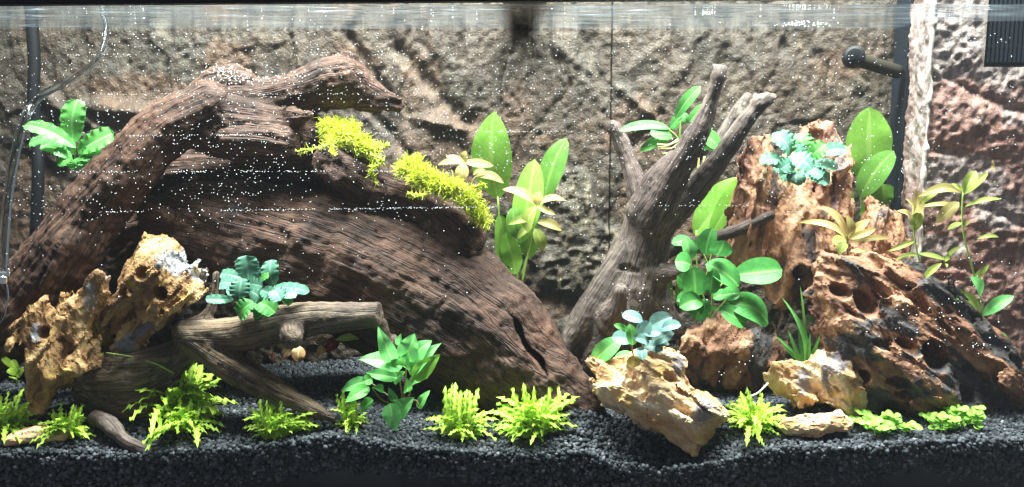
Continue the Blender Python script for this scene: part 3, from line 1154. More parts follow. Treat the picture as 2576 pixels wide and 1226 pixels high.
stick = [[(240, 1052, .05, 22), (280, 1066, .034, 18), (312, 1106, .022, 17), (352, 1128, .015, 17), (392, 1146, .010, 13)], [(262, 1062, .034, 14), (285, 1085, .025, 13)]]
me = build_wood("driftwood_stick", stick, 0.002, 0.008, 0.35)
wood_thing("driftwood_stick", "short pale driftwood stick half sunk in the front gravel", me, M["wood_grey"], None)

# --- dragon stones
STONES = [
    ("jagged ochre stone with hollows at the far left end of the gravel", "rock_ochre",
     [[(105, 985, .05, 36), (110, 900, .055, 58), (85, 850, .055, 32), (80, 800, .058, 16)], [(130, 880, .06, 50), (150, 815, .06, 32), (160, 785, .06, 14)], [(190, 890, .06, 52), (205, 820, .06, 46), (236, 765, .065, 26), (242, 712, .065, 7)], [(225, 870, .065, 40), (225, 900, .065, 30)], [(60, 860, .05, 26), (70, 920, .05, 30)]],
     (0.4, 0.2, 1), [(95, 845, .03, 24, 20, 30, .03), (195, 880, .02, 22, 34, -10, .035), (150, 790, .04, 12, 10, 0, .03)], 1.0, 1.3),
    ("tall ochre stone with a smooth grey cap leaning on the driftwood", "rock_ochre",
     [[(395, 622, .09, 16), (388, 670, .09, 44), (345, 755, .10, 48), (315, 845, .095, 30)], [(430, 680, .085, 48), (500, 695, .085, 24), (522, 680, .085, 9)], [(400, 750, .085, 50), (460, 730, .085, 40)]],
     (0.6, 0.1, 0.8), [(398, 740, .045, 17, 22, 20, .03), (330, 800, .035, 22, 14, 30, .03), (355, 690, .05, 26, 18, 40, .025), (310, 740, .05, 14, 18, 0, .03)], 0.95, 4.1),
    ("pale tan stone tilted in the middle of the front gravel", "rock_tan",
     [[(1490, 915, .06, 13), (1540, 945, .06, 40), (1620, 985, .055, 58), (1700, 1035, .045, 56), (1790, 1068, .05, 28)], [(1640, 940, .06, 50), (1690, 905, .06, 15)], [(1690, 1055, .042, 52), (1745, 1085, .04, 40), (1740, 1112, .035, 22)], [(1770, 1050, .05, 40), (1800, 1075, .05, 26)], [(1540, 985, .05, 38), (1640, 1030, .04, 32)]],
     (0.8, 0.2, -0.5), [(1605, 985, .01, 34, 20, -20, .03), (1690, 955, .02, 26, 16, -40, .02)], 0.8, 7.7),
    ("big rust brown stone full of black holes by the filter", "rock_rust",
     [[(2095, 690, .12, 48), (2200, 698, .12, 54), (2285, 715, .125, 54), (2360, 790, .125, 50)], [(2110, 740, .115, 58), (2160, 840, .11, 90), (2190, 960, .105, 80)], [(2260, 800, .12, 95), (2290, 930, .11, 110)], [(2350, 850, .12, 80), (2440, 900, .12, 85), (2490, 970, .12, 76)], [(2420, 1000, .11, 70), (2300, 1010, .11, 60)]],
     (0.75, 0.1, -0.6), [(2205, 775, 0.047, 50, 34, -50, 0.068), (2135, 745, 0.052, 41, 25, -20, 0.054), (2375, 905, 0.042, 50, 39, -40, 0.068), (2300, 880, 0.042, 37, 18, -30, 0.047), (2195, 968, 0.037, 28, 27, 0, 0.054), (2275, 975, 0.037, 37, 18, -10, 0.041), (2290, 1008, 0.037, 30, 18, 10, 0.041), (2460, 1008, 0.042, 28, 39, 20, 0.047), (2510, 1000, 0.047, 24, 29, 0, 0.041), (2165, 800, 0.042, 44, 12, -30, 0.041), (2330, 800, 0.042, 33, 16, -45, 0.041), (2420, 850, 0.047, 28, 13, -50, 0.041), (2235, 880, 0.037, 37, 14, -30, 0.041), (2275, 690, 0.062, 13, 13, 0, 0.027)], 0.75, 11.2),
    ("small sandy stone leaning against the foot of the holed rock", "rock_tan",
     [[(1965, 962, .085, 26), (2040, 955, .085, 48), (2100, 930, .09, 48)], [(2110, 895, .09, 20), (2125, 980, .085, 44), (2140, 1025, .08, 24)], [(2040, 1000, .08, 34), (2090, 1010, .08, 30)]],
     (0.6, 0.2, -0.8), [(1995, 985, .055, 12, 26, 20, .02)], 0.8, 15.9),
    ("brown rounded stone under the round leaved plant in deep shade", "rock_rust",
     [[(1745, 860, .17, 46), (1840, 870, .17, 58), (1920, 900, .17, 50)], [(1740, 910, .17, 40), (1880, 950, .17, 36)], [(1890, 760, .2, 26), (1935, 790, .2, 24)]],
     (0.3, 0.2, 0.9), [(1850, 925, .12, 40, 18, 0, .03)], 0.75, 19.4),
    ("tall orange stone column with a teal plant on its crown", "rock_orange",
     [[(1915, 390, .22, 24), (1910, 460, .22, 40), (1900, 560, .22, 52), (1880, 650, .22, 40)], [(2065, 350, .24, 22), (2090, 430, .235, 38), (2080, 520, .235, 54), (2030, 610, .22, 80), (1990, 700, .205, 52), (1985, 738, .2, 22)], [(1975, 450, .23, 40), (1980, 560, .23, 60)]],
     (0.15, 0.1, 1), [(2020, 690, .155, 24, 22, 0, .04), (2050, 345, .215, 22, 22, 0, .02), (1970, 540, .17, 14, 60, 12, .03), (2040, 560, .17, 16, 40, -10, .03), (1945, 640, .17, 12, 34, 20, .03), (2105, 470, .19, 12, 40, 0, .03)], 0.85, 23.3),
    ("pinkish orange stone behind the pale stem plant", "rock_orange",
     [[(2185, 515, .24, 18), (2200, 570, .24, 44), (2240, 625, .24, 38)], [(2165, 630, .24, 42)], [(2180, 690, .22, 50)]],
     (0.2, 0.1, 1), [(2185, 605, .19, 14, 12, 0, .02), (2235, 590, .2, 10, 26, 0, .02)], 0.8, 27.6),
    ("flat tan stone chip lying before the sandy stone", "rock_tan",
     [[(1985, 1070, .035, 17), (2050, 1066, .035, 22), (2115, 1060, .035, 18)], [(2020, 1055, .045, 16), (2100, 1050, .045, 12)]],
     (1, 0.1, 0.1), [], 0.4, 31.0),
    ("flat ochre stone chip at the left edge of the gravel", "rock_tan",
     [[(22, 1112, .02, 13), (60, 1098, .025, 17), (110, 1090, .03, 17), (150, 1090, .035, 11)]],
     (1, 0.1, 0.2), [], 0.35, 35.0),
    ("tiny red brown stone flake before the jagged stone", "rock_orange",
     [[(80, 1022, .05, 6), (105, 1022, .05, 7)]], (1, 0.1, 0), [], 0.12, 39.0),
]
PLANES = {7.7: [(P(1620, 1076, .04), (-0.42, 0.1, -0.9)), (P(1640, 990, .008), (-0.1, -1, 0.45)), (P(1790, 1100, .04), (0.8, -0.2, -0.6))],
          15.9: [(P(2060, 960, .05), (-0.15, -1, 0.4))]}
CAPS = {4.1: [(465, 655, 62, 30), (505, 690, 30, 18)], 1.3: [(90, 835, 14, 26)], 11.2: [(2160, 870, 60, 38), (2250, 815, 40, 16), (2430, 970, 70, 30), (2215, 1010, 40, 26), (2330, 990, 40, 16)], 7.7: [(1775, 1035, 26, 34), (1705, 925, 12, 28)], 15.9: [(2020, 965, 16, 40), (2120, 905, 24, 30)]}
for lab, mt, limbs, strat, holes, amp, seed in STONES:
    sm = amp < 0.5
    me = build_stone("dragon_stone", limbs, strat, holes, 0.0016 if sm else 0.0024, 0.010 if sm else 0.02, amp, seed, 0.35 if sm else (1.7 if mt == "rock_rust" else 1.0), PLANES.get(seed, ()), CAPS.get(seed, ()))
    tag(link("dragon_stone", me, M[mt]), lab, "stone", "dragon stones")


# ---------------------------------------------------------------- filter housing
FY0 = 0.20


def filter_h(p):
    px = to_px(p, FY0)
    q = np.stack([p[:, 0], p[:, 2], 0 * p[:, 0]], 1)
    warp = q + 0.008 * np.stack([vnoise(q * 30), vnoise(q * 30 + 9), q[:, 2]], 1)
    fa, f1, f2 = facets(warp * np.array((14, 16, 1)) + 31.3)
    h = 0.003 * fa + 0.0025 * fbm(q * 26, 4) + 0.0034 * fbm(q * 130, 3) + 0.0012 * ridged(q * 70, 2)
    up = np.clip((230 - px[:, 1]) / 60, 0, 1)
    bump_ = [(2400, 305, 75, 70, .022), (2520, 330, 80, 60, .015), (2360, 420, 70, 40, .008), (2490, 470, 60, 50, .012), (2360, 700, 90, 26, .016), (2450, 600, 120, 60, .014), (2520, 760, 90, 90, .014), (2400, 130, 110, 60, .006), (2420, 780, 70, 60, .012)]
    for cx, cy, rx, ry, a in bump_:
        d = np.sqrt(((px[:, 0] - cx) / rx) ** 2 + ((px[:, 1] - cy) / ry) ** 2) + 0.25 * vnoise(q * 40)
        h = h + 0.38 * a * np.clip((1 - d) * 4, 0, 1)
    for a, b, wd, dp in [((2380, 195), (2570, 285), 12, 0.022), ((2310, 365), (2420, 385), 10, 0.014), ((2310, 700), (2420, 700), 10, 0.012), ((2500, 530), (2576, 560), 12, 0.016), ((2440, 470), (2500, 520), 9, 0.012)]:
        d, t, sd = seg_d(px, np.array(a, float), np.array(b, float))
        d = d + 6 * vnoise(q * 60)
        h = h - 0.42 * dp * np.exp(-(d / wd) ** 2)
    n = fbm(q * 18, 4)
    och = np.clip((px[:, 1] - 190 + 90 * n) / 60, 0, 1)
    gr = blob_mask(px, [(2400, 450, 110, 50), (2520, 530, 80, 40), (2350, 620, 60, 30), (2330, 130, 120, 60)], n)
    och = np.clip(och - 0.8 * gr, 0.05, 1)
    # smooth lip round the grille
    gl = np.clip(np.maximum(2474 - px[:, 0], px[:, 1] - 171) / 14, 0, 1)
    h = 0.55 * h * gl
    return h, och


def build_filter():
    p0, p1 = P(2312, 600, FY0), P(2640, 600, FY0)
    x0, x1 = p0[0], p1[0] + 0.05
    t = thing("filter_housing", "rock faced internal filter box with a black grille in its corner", "aquarium filter", (x0 + 0.06, FY0 + 0.05, 0))
    gx = P(2478, 100, FY0)[0]
    gz0 = P(2478, 168, FY0)[2]
    top = 0.60
    relief("rock_front", M["filter_rock"], t, np.array((x0, FY0, -0.03)), np.array((1.0, 0, 0)), np.array((0, 0, 1.0)), np.array((0, -1.0, 0)), x1 - x0, top + 0.03, 0.0025, filter_h, 0.02,
           lambda c: (c[:, 0] > gx) & (c[:, 2] > gz0))
    def side_h(p):
        q = np.stack([p[:, 1], p[:, 2], 0 * p[:, 0]], 1)
        return 0.004 * fbm(q * 40, 4) + 0.0015 * fbm(q * 160, 2) , np.clip(0.25 + 0.6 * vnoise(q * 14), 0, 1)
    relief("rock_side", M["filter_rock"], t, np.array((x0 - 0.001, FY0 + 0.002, -0.03)), np.array((0, 1.0, 0)), np.array((0, 0, 1.0)), np.array((-1.0, 0, 0)), 0.064, top + 0.03, 0.0025, side_h, 0.008)
    # pale edge strip: painted highlight where the corner catches light
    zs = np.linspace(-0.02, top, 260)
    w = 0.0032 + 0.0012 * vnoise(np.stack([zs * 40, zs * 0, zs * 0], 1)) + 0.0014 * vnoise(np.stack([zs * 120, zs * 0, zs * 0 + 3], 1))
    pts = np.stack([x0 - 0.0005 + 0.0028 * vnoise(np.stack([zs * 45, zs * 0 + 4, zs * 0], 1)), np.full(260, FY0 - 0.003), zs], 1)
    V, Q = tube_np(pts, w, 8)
    link("lit_edge", mesh_np("lit_edge", V, Q), M["lit_edge"], t)
    box("box_body", x0 + 0.006, x1, FY0 + 0.024, 0.314, -0.03, top, M["black"], t)
    box("side_wall", x0 - 0.004, x0 + 0.004, FY0 + 0.068, 0.318, -0.03, top - 0.01, M["dark_plastic"], t)
    # grille: frame and vertical bars
    g = box("grille", gx + 0.001, x1, FY0 + 0.012, FY0 + 0.016, gz0, top, M["dark_plastic"], t)
    for i in range(14):
        xx = gx + 0.006 + i * 0.0062
        b = box("slat", xx, xx + 0.0032, FY0 + 0.002, FY0 + 0.0118, gz0 + 0.006, top, M["dark_plastic"])
        b.parent = g
    for zz in (P(2500, 118, FY0)[2],):
        b = box("crossbar", gx + 0.004, x1, FY0 + 0.004, FY0 + 0.0122, zz, zz + 0.003, M["dark_plastic"])
        b.parent = g
    # outlet pipe with nozzle
    a, b = P(2143, 146, 0.255), P(2262, 182, 0.275)
    tube("outlet_pipe", [a, 0.5 * (a + b), b], S(17, .26), M["pipe"], t, 14)
    V, Q = tube_np([a + np.array((0, -0.004, 0)), a + np.array((-0.002, -0.016, 0.001))], [S(27, .25), S(26, .25)], 18)
    link("nozzle", mesh_np("nozzle", V, Q), M["black"], t)
    V, Q = tube_np([a + np.array((-0.002, -0.0165, 0.001)), a + np.array((-0.002, -0.0170, 0.001))], [S(20, .25), S(19, .25)], 18)
    link("nozzle_mouth", mesh_np("nozzle_mouth", V, Q), M["matte_black"], t)


build_filter()

# ---------------------------------------------------------------- hose, cable, diffuser
t = tag(tube("air_hose", [P(268, 60, .30), P(262, 110, .28), P(235, 160, .25), P(160, 210, .19), P(100, 245, .13), P(60, 305, .09), P(32, 420, .07), P(16, 540, .055), P(8, 680, .05)],
             [S(7, .3), S(8, .2), S(10, .1), S(11.5, .06), S(10, .05)], M["hose"], None, 12), "clear plastic hose curving down at the left end of the tank", "hose")
t = tag(tube("heater_cable", [P(80, 50, .31), P(86, 150, .305), P(84, 250, .3), P(92, 330, .3), P(96, 440, .29), P(90, 600, .29)], [S(15, .3), S(14, .3), S(15, .3)], M["black"], None, 10), "thick black cable hanging straight down before the rock background", "cable")
t = thing("gas_diffuser", "small glass and steel diffuser at the lower end of the hose", "diffuser", P(8, 690, .05))
tube("glass_stem", [P(6, 700, .05), P(9, 740, .05), P(4, 790, .05), P(-8, 815, .05)], [S(9, .05), S(13, .05), S(9, .05), S(5, .05)], M["hose"], t, 12)
tube("steel_clip", [P(-12, 688, .045), P(26, 690, .045)], S(6, .05), M["metal"], t, 10)
tube("steel_ring", [P(7, 694, .045), P(7, 712, .045)], S(14, .05), M["metal"], t, 14)
tube("screw", [P(20, 686, .042), P(21, 676, .042)], S(4, .05), M["metal"], t, 8)


# ---------------------------------------------------------------- plants
def leaf_np(L, Wd, prof=(0.6, 0.55), arch=0.12, wave=0.0, nw=5, fold=0.15, nu=10, nv=7, droop=0.0, pet=0.05, seed=0, jag=0.07):
    """a blade along +Z of length L, width Wd along X, upper face towards -Y"""
    rng = np.random.default_rng(seed)
    t = np.linspace(0, 1, nu)
    s = np.linspace(-1, 1, nv)
    a, b = prof
    w = t ** a * (1 - t) ** b
    w = w / w.max()
    w = np.maximum(w, pet * (1 - t)) * 0.5 * Wd
    T, Sx = np.meshgrid(t, s, indexing="ij")
    Wt = w[:, None]
    ph = rng.uniform(0, 6.28, 2)
    ph = np.where(Sx < 0, ph[0], ph[1])
    frq = nw * 2 * math.pi
    rip = np.sin(T * frq + ph) + 0.4 * np.sin(T * frq * 1.7 + 2 * ph)
    X = Sx * Wt * (1 + jag * (wave > 0.03) * np.sin(T * frq + ph + 1.2) * np.abs(Sx))
    out = arch * L * 4 * T * (1 - T) * 0.5 - droop * L * T * T
    Y = -(out + fold * np.abs(Sx) * Wt + wave * Wd * rip * np.abs(Sx) ** (4.5 if wave > 0.06 else 1.6) * np.clip(4 * T, 0, 1))
    Z = T * L
    # slight sideways sweep
    X = X + L * 0.06 * rng.uniform(-1, 1) * T * (1 - T) * 4
    V = np.stack([X, Y, Z], 2).reshape(-1, 3)
    idx = np.arange(nu * nv).reshape(nu, nv)
    Q = np.stack([idx[:-1, :-1], idx[:-1, 1:], idx[1:, 1:], idx[1:, :-1]], 2).reshape(-1, 4)
    U = np.stack([(Sx + 1) / 2, T], 2).reshape(-1, 2)
    return V, Q, U


def leaf_mesh(name, *a, **k):
    V, Q, U = leaf_np(*a, **k)
    me = mesh_np(name, V, Q)
    uv = me.uv_layers.new(name="UVMap")
    uv.data.foreach_set("uv", U[Q.ravel()].astype(np.float32).ravel())
    return me


def frame(base, tip, face):
    z = tip - base
    L = np.linalg.norm(z)
    z = z / L
    f = np.asarray(face, float)
    y = -(f - (f @ z) * z)
    if np.linalg.norm(y) < 0.15:
        y = np.array((0, 0, -1.0)) - (np.array((0, 0, -1.0)) @ z) * z
    y /= np.linalg.norm(y)
    x = np.cross(y, z)
    m = Matrix(((x[0], y[0], z[0], base[0]), (x[1], y[1], z[1], base[1]), (x[2], y[2], z[2], base[2]), (0, 0, 0, 1)))
    return m, L


LC = [0]


def put_leaf(parent, mat, base, tip, wpx, y, dy=0.0, tdy=-0.006, face=(0, -0.75, 0.65), label=None, wide=1.0, **kw):
    wpx = wpx * wide
    LC[0] += 1
    b, e = P(base[0], base[1], y + dy), P(tip[0], tip[1], y + dy + tdy)
    m, L = frame(b, e, face)
    lr = random.Random(LC[0] * 7)
    kw['arch'] = kw.get('arch', 0.12) * lr.uniform(0.5, 1.7)
    kw['fold'] = kw.get('fold', 0.15) * lr.uniform(0.4, 2.2)
    kw['droop'] = kw.get('droop', 0.0) + lr.uniform(-0.08, 0.16)
    me = leaf_mesh("leaf", L, S(wpx, y) * 1.12, seed=LC[0], **kw)
    o = bpy.data.objects.new("leaf", me)
    me.materials.append(M[mat])
    COL.objects.link(o)
    o.parent = parent
    o.matrix_world = m
    o.matrix_local = Matrix.Translation(-Vector(parent.location)) @ m
    if label:
        o["label"] = label
    return o


def zoomer(ox, oy, f):
    return lambda a, b: (ox + a * f, oy + b * f)


R1 = zoomer(0, 0, 0.5128)
R4 = zoomer(1884.3, 0, 0.5128)
R6 = zoomer(628.9, 596.8, 0.5128)
R7 = zoomer(1257.8, 596.8, 0.5128)
R8 = zoomer(1884.3, 596.8, 0.5128)
ZB = zoomer(440.2, 597.4, 0.3592)
ZF = zoomer(1509.4, 188.7, 0.4104)
V1 = lambda a, b: (a, b)
SCALE = {R1: .5128, R4: .5128, R6: .5128, R7: .5128, R8: .5128, ZB: .3592, ZF: .4104, V1: 1.0}

WAVY = dict(wide=1.2, prof=(0.5, 0.32), jag=0.045, wave=0.061, nw=5, nu=26, nv=9, arch=0.22, fold=0.1)
OVAL = dict(prof=(0.55, 0.5), wave=0.012, nw=2, nu=12, nv=7, arch=0.2, fold=0.14)
LANCE = dict(prof=(0.8, 0.8), wave=0.03, nw=2, nu=12, nv=7, arch=0.22, fold=0.18)
SWORD = dict(prof=(0.62, 0.6), wave=0.02, nw=2, nu=16, nv=9, arch=0.1, fold=0.1, pet=0.1)
SPEAR = dict(prof=(0.5, 0.95), wave=0.03, nw=2.5, nu=14, nv=9, arch=0.25, fold=0.2)


def plant(name, label, cat, root, y, Z, rows, mat, style, group=None, stem=None, stemmat="stem_green", spread=0.02, stem_r=2.2):
    rp = P(*root, y)
    t = thing(name, label, cat, rp, group)
    sc = SCALE[Z]
    rng = random.Random(len(label))
    for r in rows:
        (a, b, c, d, w), ex = r[:5], (r[5] if len(r) > 5 else {})
        ex = dict(ex)
        mt = ex.pop("mat", mat)
        bz, tz = Z(a, b), Z(c, d)
        kw = dict(style)
        # leaves below the middle stand nearer, those above lean back
        rel = (bz[1] + tz[1]) / 2 - root[1]
        tdy = ex.pop("tdy", rng.uniform(-0.016, 0.004))
        dy = ex.pop("dy", rng.uniform(-1, 0.4) * spread)
        face = ex.pop("face", (rng.uniform(-0.3, 0.3), -0.8, rng.uniform(0.45, 0.9)))
        kw.update(ex)
        put_leaf(t, mt, bz, tz, w * sc, y, dy, tdy, face, **kw)
    for st in stem or ():
        pts = [P(*Z(*q[:2]), y + (q[2] if len(q) > 2 else 0)) for q in st]
        tube("stem", pts, S(stem_r, y), M[stemmat], t, 6, 4)
    return t


Y_ = dict(mat="fresh")
plant("wavy_leaf_plant", "mid green wavy leaved plant tied to the left arm of the log", "plant", (187, 392), .045, R1,
      [(362, 700, 376, 488, 84, dict(tdy=0)), (380, 745, 550, 645, 84), (372, 725, 118, 602, 60), (340, 690, 135, 700, 58, Y_), (352, 765, 195, 705, 52, Y_), (392, 765, 503, 735, 55, Y_), (362, 790, 440, 795, 40, Y_),
       (355, 780, 262, 742, 44, Y_), (350, 775, 290, 810, 60), (375, 780, 385, 830, 60), (385, 760, 440, 690, 44), (370, 760, 345, 705, 30, Y_), (395, 775, 450, 770, 40)], "green", WAVY, "wavy leaved plants", [[(365, 800), (368, 740), (364, 700)]], "stem_green")
plant("wavy_leaf_plant", "teal wavy leaved plant sitting on the low driftwood branch", "plant", (655, 785), .045, ZB,
      [(515, 300, 498, 128, 122, dict(tdy=0.0)), (690, 335, 668, 158, 98, dict(tdy=0.004)), (480, 285, 318, 248, 70), (430, 330, 308, 320, 84), (472, 285, 448, 425, 115, dict(dy=-.022, tdy=-.012)), (510, 335, 605, 338, 74, dict(dy=-.02)), (525, 375, 610, 445, 84, dict(dy=-.024)),
       (690, 355, 935, 362, 66), (410, 435, 213, 432, 56), (680, 365, 742, 445, 92, dict(dy=-.02)), (735, 405, 860, 395, 66, dict(mat="blue")), (590, 320, 655, 262, 52, dict(mat="green")), (600, 370, 690, 415, 80, dict(dy=-.022)), (600, 300, 580, 215, 70, dict(dy=.004)),
       (560, 455, 440, 560, 130, dict(mat="deep", dy=.0)), (600, 455, 660, 555, 140, dict(mat="deep", dy=0)), (560, 455, 700, 520, 110, dict(mat="deep", dy=0)), (760, 420, 815, 470, 50, dict(mat="green")), (480, 350, 360, 385, 70)], "teal", WAVY, "wavy leaved plants", [[(590, 560), (580, 450), (560, 340)]])
plant("wavy_leaf_plant", "teal wavy leaved plant perched on top of the orange stone column", "plant", (2005, 450), .185, R4,
      [(200, 765, 122, 652, 90, dict(tdy=0)), (262, 765, 248, 655, 100, dict(tdy=0, mat="fresh")), (190, 800, 48, 787, 56), (205, 765, 315, 825, 92, dict(dy=-.022)), (325, 755, 478, 733, 56), (295, 775, 375, 706, 66, dict(mat="green")), (305, 805, 435, 828, 50), (255, 835, 403, 880, 72),
       (225, 830, 112, 828, 56), (240, 840, 228, 908, 70), (215, 785, 150, 830, 60, dict(dy=-.02)), (260, 800, 240, 700, 50), (290, 830, 360, 870, 60), (220, 845, 150, 870, 50)], "teal", WAVY, "wavy leaved plants", [[(250, 900), (245, 830), (240, 780)]])
plant("rosette_plant", "small grey blue rosette plant growing on the tilted pale stone", "plant", (1610, 895), .04, R7,
      [(700, 412, 598, 380, 58), (645, 505, 552, 488, 72), (735, 440, 838, 390, 84), (790, 455, 888, 432, 58), (690, 500, 742, 412, 74), (745, 515, 845, 468, 74), (650, 490, 735, 515, 46, dict(dy=-.02)), (705, 540, 778, 540, 54), (765, 535, 830, 525, 34), (650, 530, 636, 428, 50, dict(mat="green")), (665, 490, 668, 432, 46),
       (685, 565, 725, 572, 40), (625, 460, 560, 430, 34, dict(mat="green")), (700, 470, 790, 470, 60), (690, 540, 700, 600, 50), (650, 640, 655, 580, 62, dict(mat="yellowleaf")), (760, 560, 800, 545, 40), (720, 560, 760, 600, 40, dict(mat="deep"))], "blue", OVAL, None, [[(665, 620), (650, 560), (640, 490)], [(690, 620), (700, 540), (700, 480)]], "stem_brown")
plant("broad_leaf_plant", "pale green broad leaf behind the grey blue rosette", "plant", (1505, 905), .085, R7, [(455, 620, 592, 498, 86), (560, 600, 655, 575, 44)], "fresh", OVAL)
plant("round_leaf_anubias", "dark green bush with large oval leaves before the forked driftwood", "plant", (1800, 800), .10, R7,
      [(958, 292, 948, 142, 112), (1008, 132, 1185, 228, 124, dict(dy=-.012)), (1148, 185, 1385, 160, 128), (935, 135, 858, 118, 96), (932, 118, 912, 5, 66, dict(mat="fresh")), (940, 22, 842, 22, 62), (962, 65, 968, 0, 40), (992, 312, 880, 342, 90, dict(dy=-.02)), (965, 292, 866, 312, 58), (1000, 330, 958, 408, 84),
       (1030, 278, 1052, 168, 76, dict(dy=-.02)), (1045, 300, 1115, 268, 62), (1085, 285, 1180, 272, 72), (1105, 320, 1330, 415, 142, dict(dy=-.015)), (1075, 352, 1220, 420, 98, dict(dy=-.028)), (1010, 90, 1045, -45, 84), (1060, 90, 1100, 15, 100), (1000, 300, 1010, 380, 60), (1045, 360, 1060, 340, 40), (900, 240, 875, 190, 70)],
      "deep", OVAL, None, [[(1030, 400), (1000, 300), (960, 200)], [(1030, 400), (1040, 280), (1020, 140), (985, 60)], [(1030, 400), (1090, 330), (1150, 260)], [(1000, 300), (945, 180), (935, 100)], [(1040, 300), (1090, 230), (1145, 190)]])
plant("round_leaf_anubias", "bright green plant lodged between the forked driftwood branches", "plant", (1690, 375), .195, ZF,
      [(460, 270, 618, 70, 66, dict(tdy=0)), (430, 330, 126, 322, 60, dict(mat="fresh", arch=.35)), (440, 370, 305, 372, 96), (420, 395, 245, 465, 62), (430, 325, 505, 250, 60), (530, 300, 508, 232, 46, dict(mat="fresh")), (550, 290, 645, 178, 58), (620, 340, 738, 445, 96), (630, 455, 722, 462, 40), (470, 330, 450, 290, 50), (560, 330, 690, 320, 70)],
      "green", OVAL, None, [[(490, 450), (470, 380), (400, 320)], [(490, 450), (490, 360), (500, 270)], [(490, 450), (560, 360), (640, 340)]])
rt = bpy.data.objects["round_leaf_anubias.001"]
for q in ([(480, 395), (420, 430), (350, 425)], [(485, 410), (440, 450), (370, 450)], [(490, 420), (450, 470), (385, 485)], [(480, 405), (400, 440), (360, 440)], [(600, 480), (605, 530), (600, 580)], [(640, 500), (630, 560), (610, 600)]):
    tube("root", [P(*ZF(*c), .165) for c in q], S(2.4, .17), M["root"], rt, 6, 4)
plant("sword_plant", "light green sword plant rising behind the sloping log", "plant", (1300, 690), .225, V1,
      [(1252, 500, 1243, 280, 92, dict(tdy=0, prof=(0.7, 0.8))), (1308, 612, 1346, 402, 66, dict(tdy=0)), (1368, 508, 1418, 345, 62, dict(mat="sword_dark", dy=.03)), (1268, 690, 1257, 538, 44), (1296, 690, 1270, 585, 46), (1330, 650, 1338, 555, 50), (1300, 600, 1292, 520, 36, dict(mat="sword_dark"))], "sword", SWORD, "sword plants",
      [[(1295, 720), (1262, 600), (1252, 495)], [(1300, 720), (1305, 660), (1310, 605)], [(1310, 720), (1330, 620), (1368, 500)], [(1310, 700), (1325, 650), (1332, 630)]])
plant("sword_plant", "sword plant with one huge round leaf beside the filter box", "plant", (2200, 560), .28, R4,
      [(590, 905, 602, 525, 212, dict(tdy=0)), (545, 970, 706, 738, 112, dict(mat="sword_dark", dy=-.03)), (655, 1015, 655, 900, 130), (510, 1080, 436, 745, 70, dict(mat="sword_dark")), (560, 1080, 590, 960, 60)], "sword", SWORD, "sword plants", [[(600, 1100), (595, 1000), (590, 890)], [(600, 1100), (560, 1020), (545, 960)]])
plant("sword_plant", "overlapping sword leaves between the forked wood and the orange stone", "plant", (1770, 690), .245, V1,
      [(1748, 590, 1867, 447, 82, dict(tdy=0, dy=.01)), (1788, 590, 1881, 437, 48, dict(tdy=0, dy=-.01)), (1818, 695, 1856, 598, 50), (1690, 770, 1685, 690, 14), (1705, 770, 1712, 680, 14)], "sword", SWORD, "sword plants", [[(1760, 720), (1752, 650), (1752, 580)], [(1770, 720), (1790, 640), (1795, 580)], [(1680, 780), (1690, 700)]])

PALE = dict(prof=(0.7, 0.75), wave=0.02, nw=2, nu=10, nv=5, arch=0.28, fold=0.2)
plant("stem_plant", "pale pinkish stem plant sprouting beside the yellow moss", "plant", (1172, 490), .20, V1,
      [(1168, 412, 1102, 418, 17), (1168, 408, 1242, 414, 22), (1166, 412, 1160, 460, 30), (1195, 445, 1268, 460, 24), (1168, 410, 1170, 380, 22), (1168, 408, 1122, 392, 15), (1190, 440, 1222, 428, 14)], "pale", PALE, "pale stem plants", [[(1180, 520), (1172, 470), (1168, 405)], [(1180, 480), (1195, 445)]], "stem_brown")
plant("stem_plant", "pale yellow stem plant growing before the sword plant", "plant", (1325, 700), .185, V1,
      [(1350, 518, 1266, 472, 25), (1352, 516, 1424, 502, 18), (1348, 518, 1326, 586, 32, dict(mat="olive")), (1352, 560, 1415, 578, 24), (1338, 552, 1278, 562, 20, dict(mat="olive")), (1345, 575, 1366, 632, 28, dict(mat="olive")), (1350, 518, 1358, 482, 24), (1352, 520, 1396, 540, 16), (1340, 570, 1300, 600, 18, dict(mat="olive"))], "pale", PALE, "pale stem plants", [[(1312, 720), (1328, 640), (1342, 570), (1350, 510)]], "stem_green")
plant("stem_plant", "pale stem plant with spiky crown behind the holed rock", "plant", (2135, 660), .165, V1,
      [(2128, 602, 2012, 552, 18), (2128, 596, 2064, 520, 21), (2130, 600, 2132, 542, 28), (2132, 600, 2186, 552, 24), (2134, 602, 2204, 574, 17), (2128, 604, 2092, 612, 32, dict(mat="olive")), (2140, 610, 2240, 600, 14), (2126, 610, 2110, 640, 24, dict(mat="olive")), (2140, 632, 2190, 640, 14)], "pale", PALE, "pale stem plants", [[(2138, 680), (2134, 640), (2130, 590)]], "stem_brown")
plant("stem_plant", "thin stem plant against the left edge of the filter box", "plant", (2350, 760), .125, R8,
      [(815, -100, 812, -240, 52, dict(mat="pale")), (812, -30, 842, -140, 54), (790, -90, 728, -130, 30, dict(mat="pale")), (835, -160, 945, -240, 26), (810, 20, 680, 70, 24), (830, 82, 972, 102, 28), (862, 200, 946, 128, 32), (828, 90, 715, 112, 22), (850, 212, 806, 242, 20), (960, 120, 975, 75, 20), (965, 130, 970, 150, 14), (800, -110, 760, -190, 26, dict(mat="pale")), (960, 110, 1045, 42, 18)], "olive", PALE, "pale stem plants", [[(905, 300), (860, 190), (815, 30), (805, -150)], [(830, 85), (960, 105)]], "stem_green")
